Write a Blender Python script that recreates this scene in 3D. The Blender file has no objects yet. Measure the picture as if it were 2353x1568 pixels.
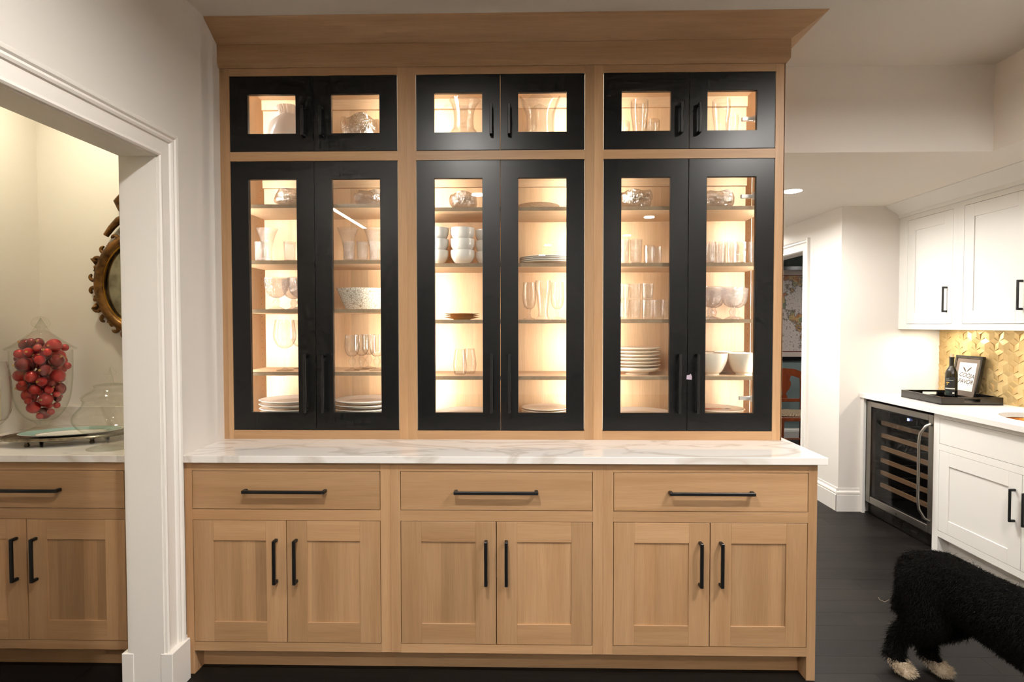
import bpy, bmesh, math, random
from mathutils import Matrix, Vector
random.seed(7)
SC = bpy.context.scene
COL = SC.collection
PI = math.pi

# ------------------------------------------------------------------ camera, world, exposure
cam_d = bpy.data.cameras.new('camera')
cam_d.sensor_width = 36.0
cam_d.lens = 1349.33 / 2353 * 36.0
cam_d.clip_start = 0.02
cam = bpy.data.objects.new('camera', cam_d)
COL.objects.link(cam)
cam.matrix_world = Matrix(((0.999794, 0.000427, 0.020291, 0.03),
                           (0.020270, 0.028211, -0.999396, -2.3533),
                           (-0.001000, 0.999602, 0.028196, 1.4385),
                           (0, 0, 0, 1)))
SC.camera = cam
W = bpy.data.worlds.new('world'); SC.world = W
W.use_nodes = True
W.node_tree.nodes['Background'].inputs[0].default_value = (0.5, 0.47, 0.42, 1)
W.node_tree.nodes['Background'].inputs[1].default_value = 0.1
vs = SC.view_settings
vs.view_transform = 'Standard'; vs.look = 'None'; vs.gamma = 1.0; vs.use_curve_mapping = False
vs.exposure = 0.36
cy = SC.cycles
cy.max_bounces = 12; cy.transparent_max_bounces = 24; cy.transmission_bounces = 10
cy.glossy_bounces = 3; cy.diffuse_bounces = 8
cy.use_adaptive_sampling = True; cy.adaptive_threshold = 0.05; cy.adaptive_min_samples = 12
cy.use_light_tree = False
cy.sample_clamp_indirect = 6.0
cy.blur_glossy = 0.6
cy.caustics_reflective = False; cy.caustics_refractive = False

# strengths in one place
P_DOWN = 32.0          # recessed lights of the big room (W)
P_LED = 5.8            # cabinet strip per metre (W)
P_UP = 150.0            # added upward fill that brightens the ceiling
C_DOWN = (1.0, 0.95, 0.90)
C_LED = (1.0, 0.935, 0.845)
C_PANTRY = (1.0, 0.89, 0.62)

# ------------------------------------------------------------------ helpers
def col(r, g, b):
    f = lambda c: (c / 255 / 12.92) if c <= 10 else ((c / 255 + 0.055) / 1.055) ** 2.4
    return (f(r), f(g), f(b), 1.0)

def newmat(name):
    m = bpy.data.materials.new(name); m.use_nodes = True
    nt = m.node_tree
    for n in list(nt.nodes): nt.nodes.remove(n)
    out = nt.nodes.new('ShaderNodeOutputMaterial')
    return m, nt, out

def N(nt, typ, **kw):
    n = nt.nodes.new(typ)
    for k, v in kw.items():
        if k.startswith('i_'):
            n.inputs[k[2:].replace('_', ' ')].default_value = v
        else: setattr(n, k, v)
    return n

def pbsdf(name, c, rough=0.5, metal=0.0, spec=0.5, bump=None, coat=0.0, var=None, trans=0.0):
    """plain principled material; bump=(scale, strength); var=(scale, colour2, amount)"""
    m, nt, out = newmat(name)
    b = N(nt, 'ShaderNodeBsdfPrincipled')
    b.inputs['Base Color'].default_value = c
    b.inputs['Roughness'].default_value = rough
    b.inputs['Metallic'].default_value = metal
    b.inputs['Specular IOR Level'].default_value = spec
    b.inputs['Coat Weight'].default_value = coat
    b.inputs['Transmission Weight'].default_value = trans
    nt.links.new(b.outputs[0], out.inputs[0])
    if bump or var: tc = N(nt, 'ShaderNodeTexCoord')
    if bump:
        no = N(nt, 'ShaderNodeTexNoise', i_Scale=bump[0], i_Detail=3.0)
        nt.links.new(tc.outputs['Object'], no.inputs['Vector'])
        bu = N(nt, 'ShaderNodeBump', i_Strength=bump[1], i_Distance=0.002)
        nt.links.new(no.outputs[0], bu.inputs['Height']); nt.links.new(bu.outputs[0], b.inputs['Normal'])
    if var:
        no2 = N(nt, 'ShaderNodeTexNoise', i_Scale=var[0], i_Detail=4.0)
        nt.links.new(tc.outputs['Object'], no2.inputs['Vector'])
        mx = N(nt, 'ShaderNodeMix', data_type='RGBA')
        mx.inputs[6].default_value = c; mx.inputs[7].default_value = var[1]
        mr = N(nt, 'ShaderNodeMapRange'); mr.inputs[1].default_value = 0.4; mr.inputs[2].default_value = 0.65; mr.inputs[4].default_value = var[2]
        nt.links.new(no2.outputs[0], mr.inputs[0]); nt.links.new(mr.outputs[0], mx.inputs[0])
        nt.links.new(mx.outputs[2], b.inputs['Base Color'])
    return m

def oak(name, axis, c1, c2, strips=0.0, rough=0.42, var=0.12, spec=0.4):
    """wood with grain along axis; strips = width of glued boards across the grain"""
    m, nt, out = newmat(name)
    L = nt.links.new
    tc = N(nt, 'ShaderNodeTexCoord'); oi = N(nt, 'ShaderNodeObjectInfo')
    off = N(nt, 'ShaderNodeVectorMath', operation='SCALE'); off.inputs[0].default_value = (13.1, 7.7, 5.3)
    L(oi.outputs['Random'], off.inputs['Scale'])
    add = N(nt, 'ShaderNodeVectorMath', operation='ADD'); L(tc.outputs['Object'], add.inputs[0]); L(off.outputs[0], add.inputs[1])
    mp = N(nt, 'ShaderNodeMapping')
    s = [15.0, 15.0, 15.0]; s['xyz'.index(axis)] = 0.8
    mp.inputs['Scale'].default_value = s
    L(add.outputs[0], mp.inputs['Vector'])
    n1 = N(nt, 'ShaderNodeTexNoise', i_Scale=1.0, i_Detail=5.0, i_Roughness=0.6, i_Distortion=0.35)
    L(mp.outputs[0], n1.inputs['Vector'])
    mp2 = N(nt, 'ShaderNodeMapping'); s2 = [420.0, 420.0, 420.0]; s2['xyz'.index(axis)] = 9.0
    mp2.inputs['Scale'].default_value = s2; L(add.outputs[0], mp2.inputs['Vector'])
    n2 = N(nt, 'ShaderNodeTexNoise', i_Scale=1.0, i_Detail=2.0); L(mp2.outputs[0], n2.inputs['Vector'])
    rp = N(nt, 'ShaderNodeValToRGB')
    rp.color_ramp.elements[0].position = 0.32; rp.color_ramp.elements[0].color = c2
    rp.color_ramp.elements[1].position = 0.66; rp.color_ramp.elements[1].color = c1
    L(n1.outputs[0], rp.inputs[0])
    mr = N(nt, 'ShaderNodeMapRange'); mr.inputs[1].default_value = 0.35; mr.inputs[2].default_value = 0.6; mr.inputs[3].default_value = 0.92; mr.inputs[4].default_value = 1.03
    L(n2.outputs[0], mr.inputs[0])
    hs = N(nt, 'ShaderNodeHueSaturation')
    L(rp.outputs[0], hs.inputs['Color'])
    v = N(nt, 'ShaderNodeMapRange'); v.inputs[3].default_value = 1 - var; v.inputs[4].default_value = 1 + var
    L(oi.outputs['Random'], v.inputs[0])
    cur = v.outputs[0]
    if strips:
        sp = N(nt, 'ShaderNodeSeparateXYZ'); L(add.outputs[0], sp.inputs[0])
        dv = N(nt, 'ShaderNodeMath', operation='DIVIDE'); L(sp.outputs[0], dv.inputs[0]); dv.inputs[1].default_value = strips
        fl = N(nt, 'ShaderNodeMath', operation='FLOOR'); L(dv.outputs[0], fl.inputs[0])
        wn = N(nt, 'ShaderNodeTexWhiteNoise', noise_dimensions='1D'); L(fl.outputs[0], wn.inputs['W'])
        m2 = N(nt, 'ShaderNodeMapRange'); m2.inputs[3].default_value = 0.84; m2.inputs[4].default_value = 1.14
        L(wn.outputs[0], m2.inputs[0])
        mu = N(nt, 'ShaderNodeMath', operation='MULTIPLY'); L(cur, mu.inputs[0]); L(m2.outputs[0], mu.inputs[1]); cur = mu.outputs[0]
    mu2 = N(nt, 'ShaderNodeMath', operation='MULTIPLY'); L(cur, mu2.inputs[0]); L(mr.outputs[0], mu2.inputs[1])
    L(mu2.outputs[0], hs.inputs['Value'])
    b = N(nt, 'ShaderNodeBsdfPrincipled'); b.inputs['Roughness'].default_value = rough; b.inputs['Specular IOR Level'].default_value = spec
    L(hs.outputs[0], b.inputs['Base Color'])
    bu = N(nt, 'ShaderNodeBump', i_Strength=0.12, i_Distance=0.001); L(n2.outputs[0], bu.inputs['Height']); L(bu.outputs[0], b.inputs['Normal'])
    L(b.outputs[0], out.inputs[0])
    return m

def thinglass(name, tint=(1, 1, 1, 1), rough=0.0, white=0.0, bump=None, ior=1.5, boost=1.0, vor=False, cap=0.22, refr=0.0, edge=None):
    """thin clear glass: transparent + Fresnel gloss (+ a little milky scatter)"""
    m, nt, out = newmat(name); L = nt.links.new
    tr = N(nt, 'ShaderNodeBsdfTransparent'); tr.inputs[0].default_value = tint
    if edge:
        lw = N(nt, 'ShaderNodeLayerWeight'); lw.inputs['Blend'].default_value = 0.5
        pw = N(nt, 'ShaderNodeMath', operation='POWER'); pw.inputs[1].default_value = 5.0; L(lw.outputs['Facing'], pw.inputs[0])
        mt = N(nt, 'ShaderNodeMix', data_type='RGBA'); mt.inputs[6].default_value = tint; mt.inputs[7].default_value = edge
        L(pw.outputs[0], mt.inputs[0]); L(mt.outputs[2], tr.inputs[0])
    gl = N(nt, 'ShaderNodeBsdfGlossy'); gl.inputs['Roughness'].default_value = rough
    fr = N(nt, 'ShaderNodeFresnel'); fr.inputs['IOR'].default_value = ior
    if bump:
        tc = N(nt, 'ShaderNodeTexCoord')
        tx = N(nt, 'ShaderNodeTexVoronoi', i_Scale=bump[0]) if vor else N(nt, 'ShaderNodeTexNoise', i_Scale=bump[0], i_Detail=3.0)
        if vor == 'edge': tx.feature = 'DISTANCE_TO_EDGE'
        L(tc.outputs['Object'], tx.inputs['Vector'])
        bu = N(nt, 'ShaderNodeBump', i_Strength=bump[1], i_Distance=0.004)
        L(tx.outputs[0], bu.inputs['Height'])
        L(bu.outputs[0], gl.inputs['Normal']); L(bu.outputs[0], fr.inputs['Normal'])
    mul = N(nt, 'ShaderNodeMath', operation='MULTIPLY'); mul.inputs[1].default_value = boost
    cp = N(nt, 'ShaderNodeMath', operation='MINIMUM'); cp.inputs[1].default_value = cap
    L(fr.outputs[0], mul.inputs[0]); L(mul.outputs[0], cp.inputs[0]); mul = cp
    mx = N(nt, 'ShaderNodeMixShader'); L(mul.outputs[0], mx.inputs[0]); L(tr.outputs[0], mx.inputs[1]); L(gl.outputs[0], mx.inputs[2])
    last = mx
    if refr:
        g = N(nt, 'ShaderNodeBsdfGlass'); g.inputs['IOR'].default_value = 1.45; g.inputs['Roughness'].default_value = 0.0
        if bump: L(bu.outputs[0], g.inputs['Normal'])
        mg = N(nt, 'ShaderNodeMixShader'); mg.inputs[0].default_value = refr
        L(mx.outputs[0], mg.inputs[1]); L(g.outputs[0], mg.inputs[2]); mx = mg; last = mg
    if white:
        df = N(nt, 'ShaderNodeBsdfDiffuse'); df.inputs[0].default_value = (0.9, 0.88, 0.85, 1)
        tl = N(nt, 'ShaderNodeBsdfTranslucent'); tl.inputs[0].default_value = (0.9, 0.88, 0.85, 1)
        a = N(nt, 'ShaderNodeMixShader'); a.inputs[0].default_value = 0.65; L(df.outputs[0], a.inputs[1]); L(tl.outputs[0], a.inputs[2])
        m2 = N(nt, 'ShaderNodeMixShader'); m2.inputs[0].default_value = white
        L(mx.outputs[0], m2.inputs[1]); L(a.outputs[0], m2.inputs[2]); last = m2
    L(last.outputs[0], out.inputs[0])
    return m

def crystal(name, scale, strength, tint=(1, 1, 1, 1), vor=False):
    m, nt, out = newmat(name); L = nt.links.new
    g = N(nt, 'ShaderNodeBsdfGlass'); g.inputs['Color'].default_value = tint; g.inputs['IOR'].default_value = 1.48; g.inputs['Roughness'].default_value = 0.02
    tc = N(nt, 'ShaderNodeTexCoord')
    tx = N(nt, 'ShaderNodeTexVoronoi', i_Scale=scale) if vor else N(nt, 'ShaderNodeTexNoise', i_Scale=scale, i_Detail=1.5, i_Distortion=1.2)
    L(tc.outputs['Object'], tx.inputs['Vector'])
    bu = N(nt, 'ShaderNodeBump', i_Strength=strength, i_Distance=0.01); L(tx.outputs[0], bu.inputs['Height']); L(bu.outputs[0], g.inputs['Normal'])
    tr = N(nt, 'ShaderNodeBsdfTransparent'); tr.inputs[0].default_value = (0.97, 0.97, 0.97, 1)
    gl = N(nt, 'ShaderNodeBsdfGlossy'); gl.inputs['Roughness'].default_value = 0.02; L(bu.outputs[0], gl.inputs['Normal'])
    m1 = N(nt, 'ShaderNodeMixShader'); m1.inputs[0].default_value = 0.72; L(g.outputs[0], m1.inputs[1]); L(tr.outputs[0], m1.inputs[2])
    m2 = N(nt, 'ShaderNodeMixShader'); m2.inputs[0].default_value = 0.28; L(m1.outputs[0], m2.inputs[1]); L(gl.outputs[0], m2.inputs[2])
    L(m2.outputs[0], out.inputs[0])
    return m

def emit(name, c, s):
    m, nt, out = newmat(name)
    e = N(nt, 'ShaderNodeEmission'); e.inputs[0].default_value = c; e.inputs[1].default_value = s
    nt.links.new(e.outputs[0], out.inputs[0]); return m

class B:
    """collects shapes into one mesh"""
    def __init__(s): s.v = []; s.f = []; s.mi = []; s.cur = 0
    def add(s, vs, fs):
        o = len(s.v); s.v += [tuple(v) for v in vs]
        for f in fs: s.f.append(tuple(o + i for i in f)); s.mi.append(s.cur)
        return s
    def box(s, x0, x1, y0, y1, z0, z1, bev=0.0):
        if x0 > x1: x0, x1 = x1, x0
        if y0 > y1: y0, y1 = y1, y0
        if z0 > z1: z0, z1 = z1, z0
        if bev:
            bm = bmesh.new(); bmesh.ops.create_cube(bm, size=1)
            for v in bm.verts: v.co = ((x0 + x1) / 2 + v.co.x * (x1 - x0), (y0 + y1) / 2 + v.co.y * (y1 - y0), (z0 + z1) / 2 + v.co.z * (z1 - z0))
            bmesh.ops.bevel(bm, geom=bm.edges[:], offset=bev, segments=1, affect='EDGES', profile=0.5)
            bm.verts.index_update()
            s.add([v.co[:] for v in bm.verts], [[v.index for v in f.verts] for f in bm.faces]); bm.free()
            return s
        vs = [(x0, y0, z0), (x1, y0, z0), (x1, y1, z0), (x0, y1, z0), (x0, y0, z1), (x1, y0, z1), (x1, y1, z1), (x0, y1, z1)]
        return s.add(vs, [(3, 2, 1, 0), (4, 5, 6, 7), (0, 1, 5, 4), (1, 2, 6, 5), (2, 3, 7, 6), (3, 0, 4, 7)])
    def lathe(s, prof, n=32, c=(0, 0, 0), rf=None):
        """prof: (r, z) list; r == 0 ends are closed with a fan"""
        vs, fs, rings = [], [], []
        for (r, z) in prof:
            if r <= 1e-6: rings.append([len(vs)]); vs.append((c[0], c[1], c[2] + z)); continue
            ring = []
            for k in range(n):
                t = 2 * PI * k / n; rr, zz = (rf(r, z, t) if rf else (r, z))
                ring.append(len(vs)); vs.append((c[0] + rr * math.cos(t), c[1] + rr * math.sin(t), c[2] + zz))
            rings.append(ring)
        for a, b in zip(rings, rings[1:]):
            if len(a) == 1 and len(b) == 1: continue
            for k in range(n):
                j = (k + 1) % n
                if len(a) == 1: fs.append((a[0], b[j], b[k]))
                elif len(b) == 1: fs.append((a[k], a[j], b[0]))
                else: fs.append((a[k], a[j], b[j], b[k]))
        return s.add(vs, fs)
    def tube(s, pts, r, n=8, closed=False):
        pts = [Vector(p) for p in pts]; rs = r if isinstance(r, (list, tuple)) else [r] * len(pts)
        vs, fs = [], []; up = Vector((0, 0, 1)); prev = None
        m = len(pts)
        for i, p in enumerate(pts):
            if closed: d = (pts[(i + 1) % m] - pts[i - 1])
            else: d = (pts[min(i + 1, m - 1)] - pts[max(i - 1, 0)])
            d.normalize()
            a = prev if prev is not None else (Vector((1, 0, 0)) if abs(d.z) > 0.9 else up)
            u = (a - d * a.dot(d)).normalized(); w = d.cross(u); prev = u
            for k in range(n):
                t = 2 * PI * k / n; vs.append(p + (u * math.cos(t) + w * math.sin(t)) * rs[i])
        for i in range(m if closed else m - 1):
            q = (i + 1) % m
            for k in range(n):
                j = (k + 1) % n; fs.append((i * n + k, i * n + j, q * n + j, q * n + k))
        if not closed: fs.append(tuple(range(n))[::-1]); fs.append(tuple((m - 1) * n + k for k in range(n)))
        return s.add(vs, fs)
    def prism(s, poly, axis, a, b):
        """poly: 2D points in the plane across axis, extruded from a to b"""
        n = len(poly)
        def P(u, v, w): return {'x': (w, u, v), 'y': (u, w, v), 'z': (u, v, w)}[axis]
        vs = [P(u, v, a) for u, v in poly] + [P(u, v, b) for u, v in poly]
        fs = [tuple(range(n)), tuple(range(n, 2 * n))[::-1]] + [(k, (k + 1) % n, n + (k + 1) % n, n + k) for k in range(n)]
        return s.add(vs, fs)
    def ball(s, c, r, n=16, m=10, sc=(1, 1, 1)):
        vs, fs = [], []
        for i in range(1, m):
            ph = PI * i / m
            for k in range(n):
                t = 2 * PI * k / n
                vs.append((c[0] + sc[0] * r * math.sin(ph) * math.cos(t), c[1] + sc[1] * r * math.sin(ph) * math.sin(t), c[2] + sc[2] * r * math.cos(ph)))
        top = len(vs); vs.append((c[0], c[1], c[2] + sc[2] * r)); bot = len(vs); vs.append((c[0], c[1], c[2] - sc[2] * r))
        for i in range(m - 2):
            for k in range(n):
                j = (k + 1) % n; fs.append((i * n + k, (i + 1) * n + k, (i + 1) * n + j, i * n + j))
        for k in range(n):
            j = (k + 1) % n; fs.append((top, k, j)); fs.append((bot, (m - 2) * n + j, (m - 2) * n + k))
        return s.add(vs, fs)
    def build(s, name, mat, parent=None, smooth=False, loc=None, fix=True, sharp=40):
        me = bpy.data.meshes.new(name)
        me.from_pydata(s.v, [], s.f)
        if fix:
            bm = bmesh.new(); bm.from_mesh(me); bmesh.ops.recalc_face_normals(bm, faces=bm.faces[:]); bm.to_mesh(me); bm.free()
        for mm in (mat if isinstance(mat, list) else [mat]): me.materials.append(mm)
        if isinstance(mat, list): me.polygons.foreach_set('material_index', s.mi)
        if smooth:
            me.polygons.foreach_set('use_smooth', [True] * len(me.polygons)); me.set_sharp_from_angle(angle=math.radians(sharp))
        me.update()
        o = bpy.data.objects.new(name, me); COL.objects.link(o)
        if parent is not None: link(o, parent)
        if loc is not None: o.location = loc
        return o

def link(o, parent):
    o.parent = parent
    if parent.type == 'EMPTY' and parent.get('_w'):
        o.matrix_parent_inverse = Matrix.Translation(-Vector(parent.location))

def tag(o, label=None, cat=None, group=None, kind=None):
    if label: o['label'] = label
    if cat: o['category'] = cat
    if group: o['group'] = group
    if kind: o['kind'] = kind
    return o

def empty(name, loc, label, cat, group=None, world=True):
    """an Empty at the thing's base; world=True: its parts are written in world coordinates"""
    o = bpy.data.objects.new(name, None); COL.objects.link(o); o.location = loc
    o.empty_display_size = 0.05
    if world: o['_w'] = 1
    return tag(o, label, cat, group)

def struct(o): o['kind'] = 'structure'; return o

def dup(root, loc, rotz=0.0, label=None, group=None):
    r = root.copy(); COL.objects.link(r); r.location = loc; r.rotation_euler = (0, 0, rotz)
    if label: r['label'] = label
    if group: r['group'] = group
    for ch in list(root.children):
        c = ch.copy(); COL.objects.link(c); c.parent = r; c.matrix_parent_inverse = ch.matrix_parent_inverse.copy()
        for g in ch.children:
            d = g.copy(); COL.objects.link(d); d.parent = c; d.matrix_parent_inverse = g.matrix_parent_inverse.copy()
    return r

def area(name, loc, target_dir, sx, sy, power, color, parent=None, shape='RECTANGLE', spread=PI):
    l = bpy.data.lights.new(name, 'AREA'); l.shape = shape; l.size = sx
    if shape in ('RECTANGLE', 'ELLIPSE'): l.size_y = sy
    l.energy = power; l.color = color; l.spread = spread
    o = bpy.data.objects.new(name, l); COL.objects.link(o)
    d = Vector(target_dir).normalized()
    z = -d
    ax = Vector((0, 0, 1)) if abs(z.z) < 0.9 else Vector((0, 1, 0))
    x = ax.cross(z).normalized(); y = z.cross(x)
    o.matrix_world = Matrix((( x.x, y.x, z.x, loc[0]), (x.y, y.y, z.y, loc[1]), (x.z, y.z, z.z, loc[2]), (0, 0, 0, 1)))
    return o

# ------------------------------------------------------------------ materials
OAK1, OAK2 = col(188, 151, 112), col(171, 132, 93)
M = {}
M['oak_v'] = oak('oak_upright', 'z', OAK1, OAK2)
M['oak_h'] = oak('oak_level', 'x', OAK1, OAK2)
M['oak_p'] = oak('oak_panel', 'z', OAK1, OAK2, strips=0.055)
M['oak_d'] = oak('oak_depth', 'y', OAK1, OAK2)
M['int_v'] = oak('maple_upright', 'z', col(217, 186, 150), col(207, 173, 134), strips=0.09, rough=0.45, var=0.03)
M['int_h'] = oak('maple_level', 'x', col(210, 182, 148), col(199, 169, 134), rough=0.45, var=0.04)
M['edge'] = pbsdf('shelf_edge_shaded', col(158, 134, 104), 0.5, var=(40, col(140, 116, 88), 0.6))  # colour darkened to stand in for shade on the unlit shelf fronts
M['wall'] = pbsdf('wall_paint', col(229, 224, 217), 0.7, spec=0.25)
M['ceil'] = pbsdf('ceiling_paint', col(230, 225, 217), 0.8, spec=0.2)
M['trim'] = pbsdf('trim_paint', col(238, 234, 227), 0.35, spec=0.45)
M['cab'] = pbsdf('cabinet_white', col(236, 235, 230), 0.38, spec=0.45)
M['floor'] = oak('dark_floor', 'x', col(30, 27, 24), col(20, 17, 15), rough=0.45, var=0.15, spec=0.12)
M['slab'] = pbsdf('subfloor', col(14, 12, 11), 0.6)
M['black'] = pbsdf('black_satin', col(13, 13, 13), 0.3, spec=0.42)
M['metal'] = pbsdf('black_metal', col(16, 16, 16), 0.38, spec=0.5)
M['pane'] = thinglass('pane_glass', (0.97, 0.975, 0.97, 1), 0.0)
M['clear'] = thinglass('clear_glass', (0.995, 0.995, 0.995, 1), 0.0, white=0.02, ior=1.5, boost=1.2, refr=0.03, cap=0.10, edge=(0.56, 0.48, 0.40, 1))
M['crackle'] = thinglass('crackle_glass', (0.99, 0.99, 0.99, 1), 0.015, white=0.06, bump=(190, 1.0), vor='edge', boost=2.6, refr=0.02, cap=0.12, edge=(0.56, 0.48, 0.40, 1))
M['rib'] = thinglass('ribbed_glass', (0.99, 0.99, 0.99, 1), 0.01, white=0.035, bump=(90, 0.3), boost=2.2, refr=0.03, cap=0.12, edge=(0.56, 0.48, 0.40, 1))
M['hob'] = thinglass('hobnail_glass', (0.97, 0.955, 0.955, 1), 0.02, white=0.12, bump=(130, 1.0), vor=True, boost=2.6, refr=0.02, cap=0.13, edge=(0.56, 0.48, 0.40, 1))
M['frost'] = thinglass('frosted_glass', (0.9, 0.87, 0.85, 1), 0.15, white=0.5, bump=(60, 0.3), boost=1.5)
M['crystal'] = crystal('lead_crystal', 46, 0.9)
M['crystal2'] = crystal('cut_crystal', 85, 0.5, vor=True)
M['apoth'] = thinglass('apothecary_glass', (0.99, 0.992, 0.985, 1), 0.0, ior=1.5, boost=0.8, cap=0.08, edge=(0.82, 0.84, 0.78, 1))
M['porc'] = pbsdf('porcelain', col(238, 234, 226), 0.16, coat=0.3)
M['cream'] = pbsdf('cream_porcelain', col(240, 228, 208), 0.2, coat=0.3)
M['goldglass'] = pbsdf('amber_glass', col(226, 178, 62), 0.28, spec=0.7, bump=(120, 0.5))
M['steel'] = pbsdf('brushed_steel', col(150, 145, 138), 0.32, metal=1.0)
M['chrome'] = pbsdf('chrome', col(220, 220, 220), 0.12, metal=1.0)
M['nickel'] = pbsdf('satin_nickel', col(222, 220, 216), 0.3, metal=0.45)
M['silver'] = pbsdf('aged_silver', col(150, 140, 122), 0.28, metal=1.0, var=(30, col(80, 68, 52), 0.7))
M['darkin'] = pbsdf('dark_lining', col(16, 15, 14), 0.5)
M['cool'] = thinglass('smoked_glass', (0.62, 0.62, 0.63, 1), 0.0, boost=0.6, cap=0.06)
M['rack'] = pbsdf('beech_slat', col(224, 178, 128), 0.5)
M['gold'] = pbsdf('gold_tile', col(226, 200, 148), 0.36, metal=0.55, var=(9, col(206, 176, 120), 0.7))
M['copper'] = pbsdf('hammered_copper', col(190, 128, 70), 0.25, metal=1.0, bump=(60, 0.6))
M['black_lac'] = pbsdf('black_lacquer', col(14, 12, 11), 0.16, spec=0.6)

# quartz with grey veins
def quartz():
    m, nt, out = newmat('veined_quartz'); L = nt.links.new
    tc = N(nt, 'ShaderNodeTexCoord'); mp = N(nt, 'ShaderNodeMapping'); mp.inputs['Rotation'].default_value = (0, 0, 0.5); mp.inputs['Scale'].default_value = (1.0, 2.2, 1.0)
    L(tc.outputs['Object'], mp.inputs[0])
    n = N(nt, 'ShaderNodeTexNoise', i_Scale=1.3, i_Detail=4.0, i_Distortion=1.2); L(mp.outputs[0], n.inputs['Vector'])
    sb = N(nt, 'ShaderNodeMath', operation='SUBTRACT'); L(n.outputs[0], sb.inputs[0]); sb.inputs[1].default_value = 0.5
    ab = N(nt, 'ShaderNodeMath', operation='ABSOLUTE'); L(sb.outputs[0], ab.inputs[0])
    rp = N(nt, 'ShaderNodeValToRGB'); e = rp.color_ramp.elements
    e[0].position = 0.0; e[0].color = col(214, 206, 196); e[1].position = 0.035; e[1].color = col(238, 234, 228)
    L(ab.outputs[0], rp.inputs[0])
    b = N(nt, 'ShaderNodeBsdfPrincipled'); b.inputs['Roughness'].default_value = 0.07; b.inputs['Specular IOR Level'].default_value = 0.55
    L(rp.outputs[0], b.inputs['Base Color']); L(b.outputs[0], out.inputs[0])
    return m
M['quartz'] = quartz()

# ------------------------------------------------------------------ the shell
ZC = 2.777      # main ceiling
ZL = 2.333      # lower ceiling of the passage
YB = 0.695      # wall behind the cabinets
fl = struct(B().box(-3.4, 6.2, -9.1, 5.2, -0.12, -0.004).build('floor', M['slab']))
row = 0
y = -1.9
while y < 4.9:
    xs = [-2.6 + random.uniform(-0.7, 0.0)]
    while xs[-1] < 4.0: xs.append(xs[-1] + random.uniform(1.3, 2.1))
    for a, b in zip(xs, xs[1:]):
        if y > 0.75 and b < 1.0: continue
        x0, x1 = max(a, -2.52), min(b, 4.4)
        if x1 - x0 < 0.05: continue
        B().box(x0 + 0.0004, x1 - 0.0004, y + 0.0004, y + 0.1296, -0.0035, 0.0).build('plank', M['floor'], fl)
    y += 0.13
struct(B().box(-3.4, 2.46, -9.1, YB + 0.07, ZC, ZC + 0.1).build('ceiling', M['ceil']))
lowc = B().box(1.2, 6.2, YB + 0.07, 5.2, ZL, ZC + 0.1).box(2.46, 6.2, -9.1, YB + 0.07, ZL, ZC + 0.1)
struct(lowc.build('ceiling', pbsdf('ceiling_paint_lit', col(242, 236, 228), 0.8, spec=0.2)))  # ceiling paint whitened to stand in for missing bounce light
OY0, OY1, OZ = -0.93, -0.145, 2.078      # cased opening to the pantry
XW = -1.36
wl = B().box(XW - 0.13, XW, OY1, YB, 0, ZC).box(XW - 0.13, XW, OY0, OY1, OZ, ZC).box(XW - 0.13, XW, -1.16, OY0, 0, ZC)
wl.box(-3.3, XW - 0.13, -1.16, -1.06, 0, ZC)
struct(wl.build('wall_left', M['wall']))
struct(B().box(-3.4, -3.3, -9.0, -1.06, 0, ZC).build('wall_left', M['wall']))
struct(B().box(-3.4, 6.2, -9.1, -9.0, 0, ZC).build('wall_rear', M['wall']))
struct(B().box(-2.64, 1.19, YB, YB + 0.07, 0, ZC).build('wall_back', M['wall']))
struct(B().box(-2.64, -2.52, -1.06, YB, 0, ZC).build('wall_left', M['wall']))
struct(B().box(3.2, 3.32, -9.0, 2.18, 0, ZL).build('wall_right', M['wall']))
XD = 2.445
wd = B().box(XD, 3.32, 2.18, 2.3, 0, ZL)
wd.box(XD, XD + 0.12, 2.3, 2.77, 0, ZL).box(XD, XD + 0.12, 2.77, 3.62, 2.068, ZL).box(XD, XD + 0.12, 3.62, 5.0, 0, ZL)
struct(wd.build('wall_far', M['wall']))
struct(B().box(1.07, 1.19, YB + 0.07, 5.0, 0, ZL).build('wall_hall', M['wall']))
M['dinwall'] = pbsdf('blue_grey_paint', col(120, 134, 134), 0.7)
struct(B().box(1.07, 6.2, 5.0, 5.1, 0, ZL).build('wall_dining', M['dinwall']))
struct(B().box(6.1, 6.2, 2.2, 5.0, 0, ZL).build('wall_dining', M['dinwall']))

# casing around the pantry opening: one profile, mitred at the corner
prof = [(0, 0), (0, 0.012), (0.006, 0.017), (0.014, 0.014), (0.018, 0.010), (0.062, 0.012), (0.066, 0.018), (0.074, 0.022), (0.082, 0.020), (0.088, 0.026), (0.098, 0.028), (0.102, 0.024), (0.102, 0)]
def case_mesh(y_in_hi, y_in_lo, z_in, x, sx, z0, prof):
    b = B(); n = len(prof); vs = []
    for (a, o) in prof: vs.append((x + sx * o, y_in_hi + a, z0))
    for (a, o) in prof: vs.append((x + sx * o, y_in_hi + a, z_in + a))
    for (a, o) in prof: vs.append((x + sx * o, y_in_lo - a, z_in + a))
    for (a, o) in prof: vs.append((x + sx * o, y_in_lo - a, z0))
    fs = []
    for s_ in range(3):
        for k in range(n):
            j = (k + 1) % n; fs.append((s_ * n + k, s_ * n + j, (s_ + 1) * n + j, (s_ + 1) * n + k))
    fs.append(tuple(range(n))); fs.append(tuple(range(3 * n, 4 * n)))
    return b.add(vs, fs)
tr1 = struct(case_mesh(OY1, OY0, OZ, XW, 1, 0.16, prof).build('trim_1', M['trim']))
B().box(XW - 0.012, XW + 0.034, OY1 - 0.006, OY1 + 0.117, 0, 0.168, 0.002).build('plinth_block', M['trim'], tr1)
B().box(XW - 0.012, XW + 0.034, OY0 - 0.117, OY0 + 0.006, 0, 0.168, 0.002).build('plinth_block', M['trim'], tr1)
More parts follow.
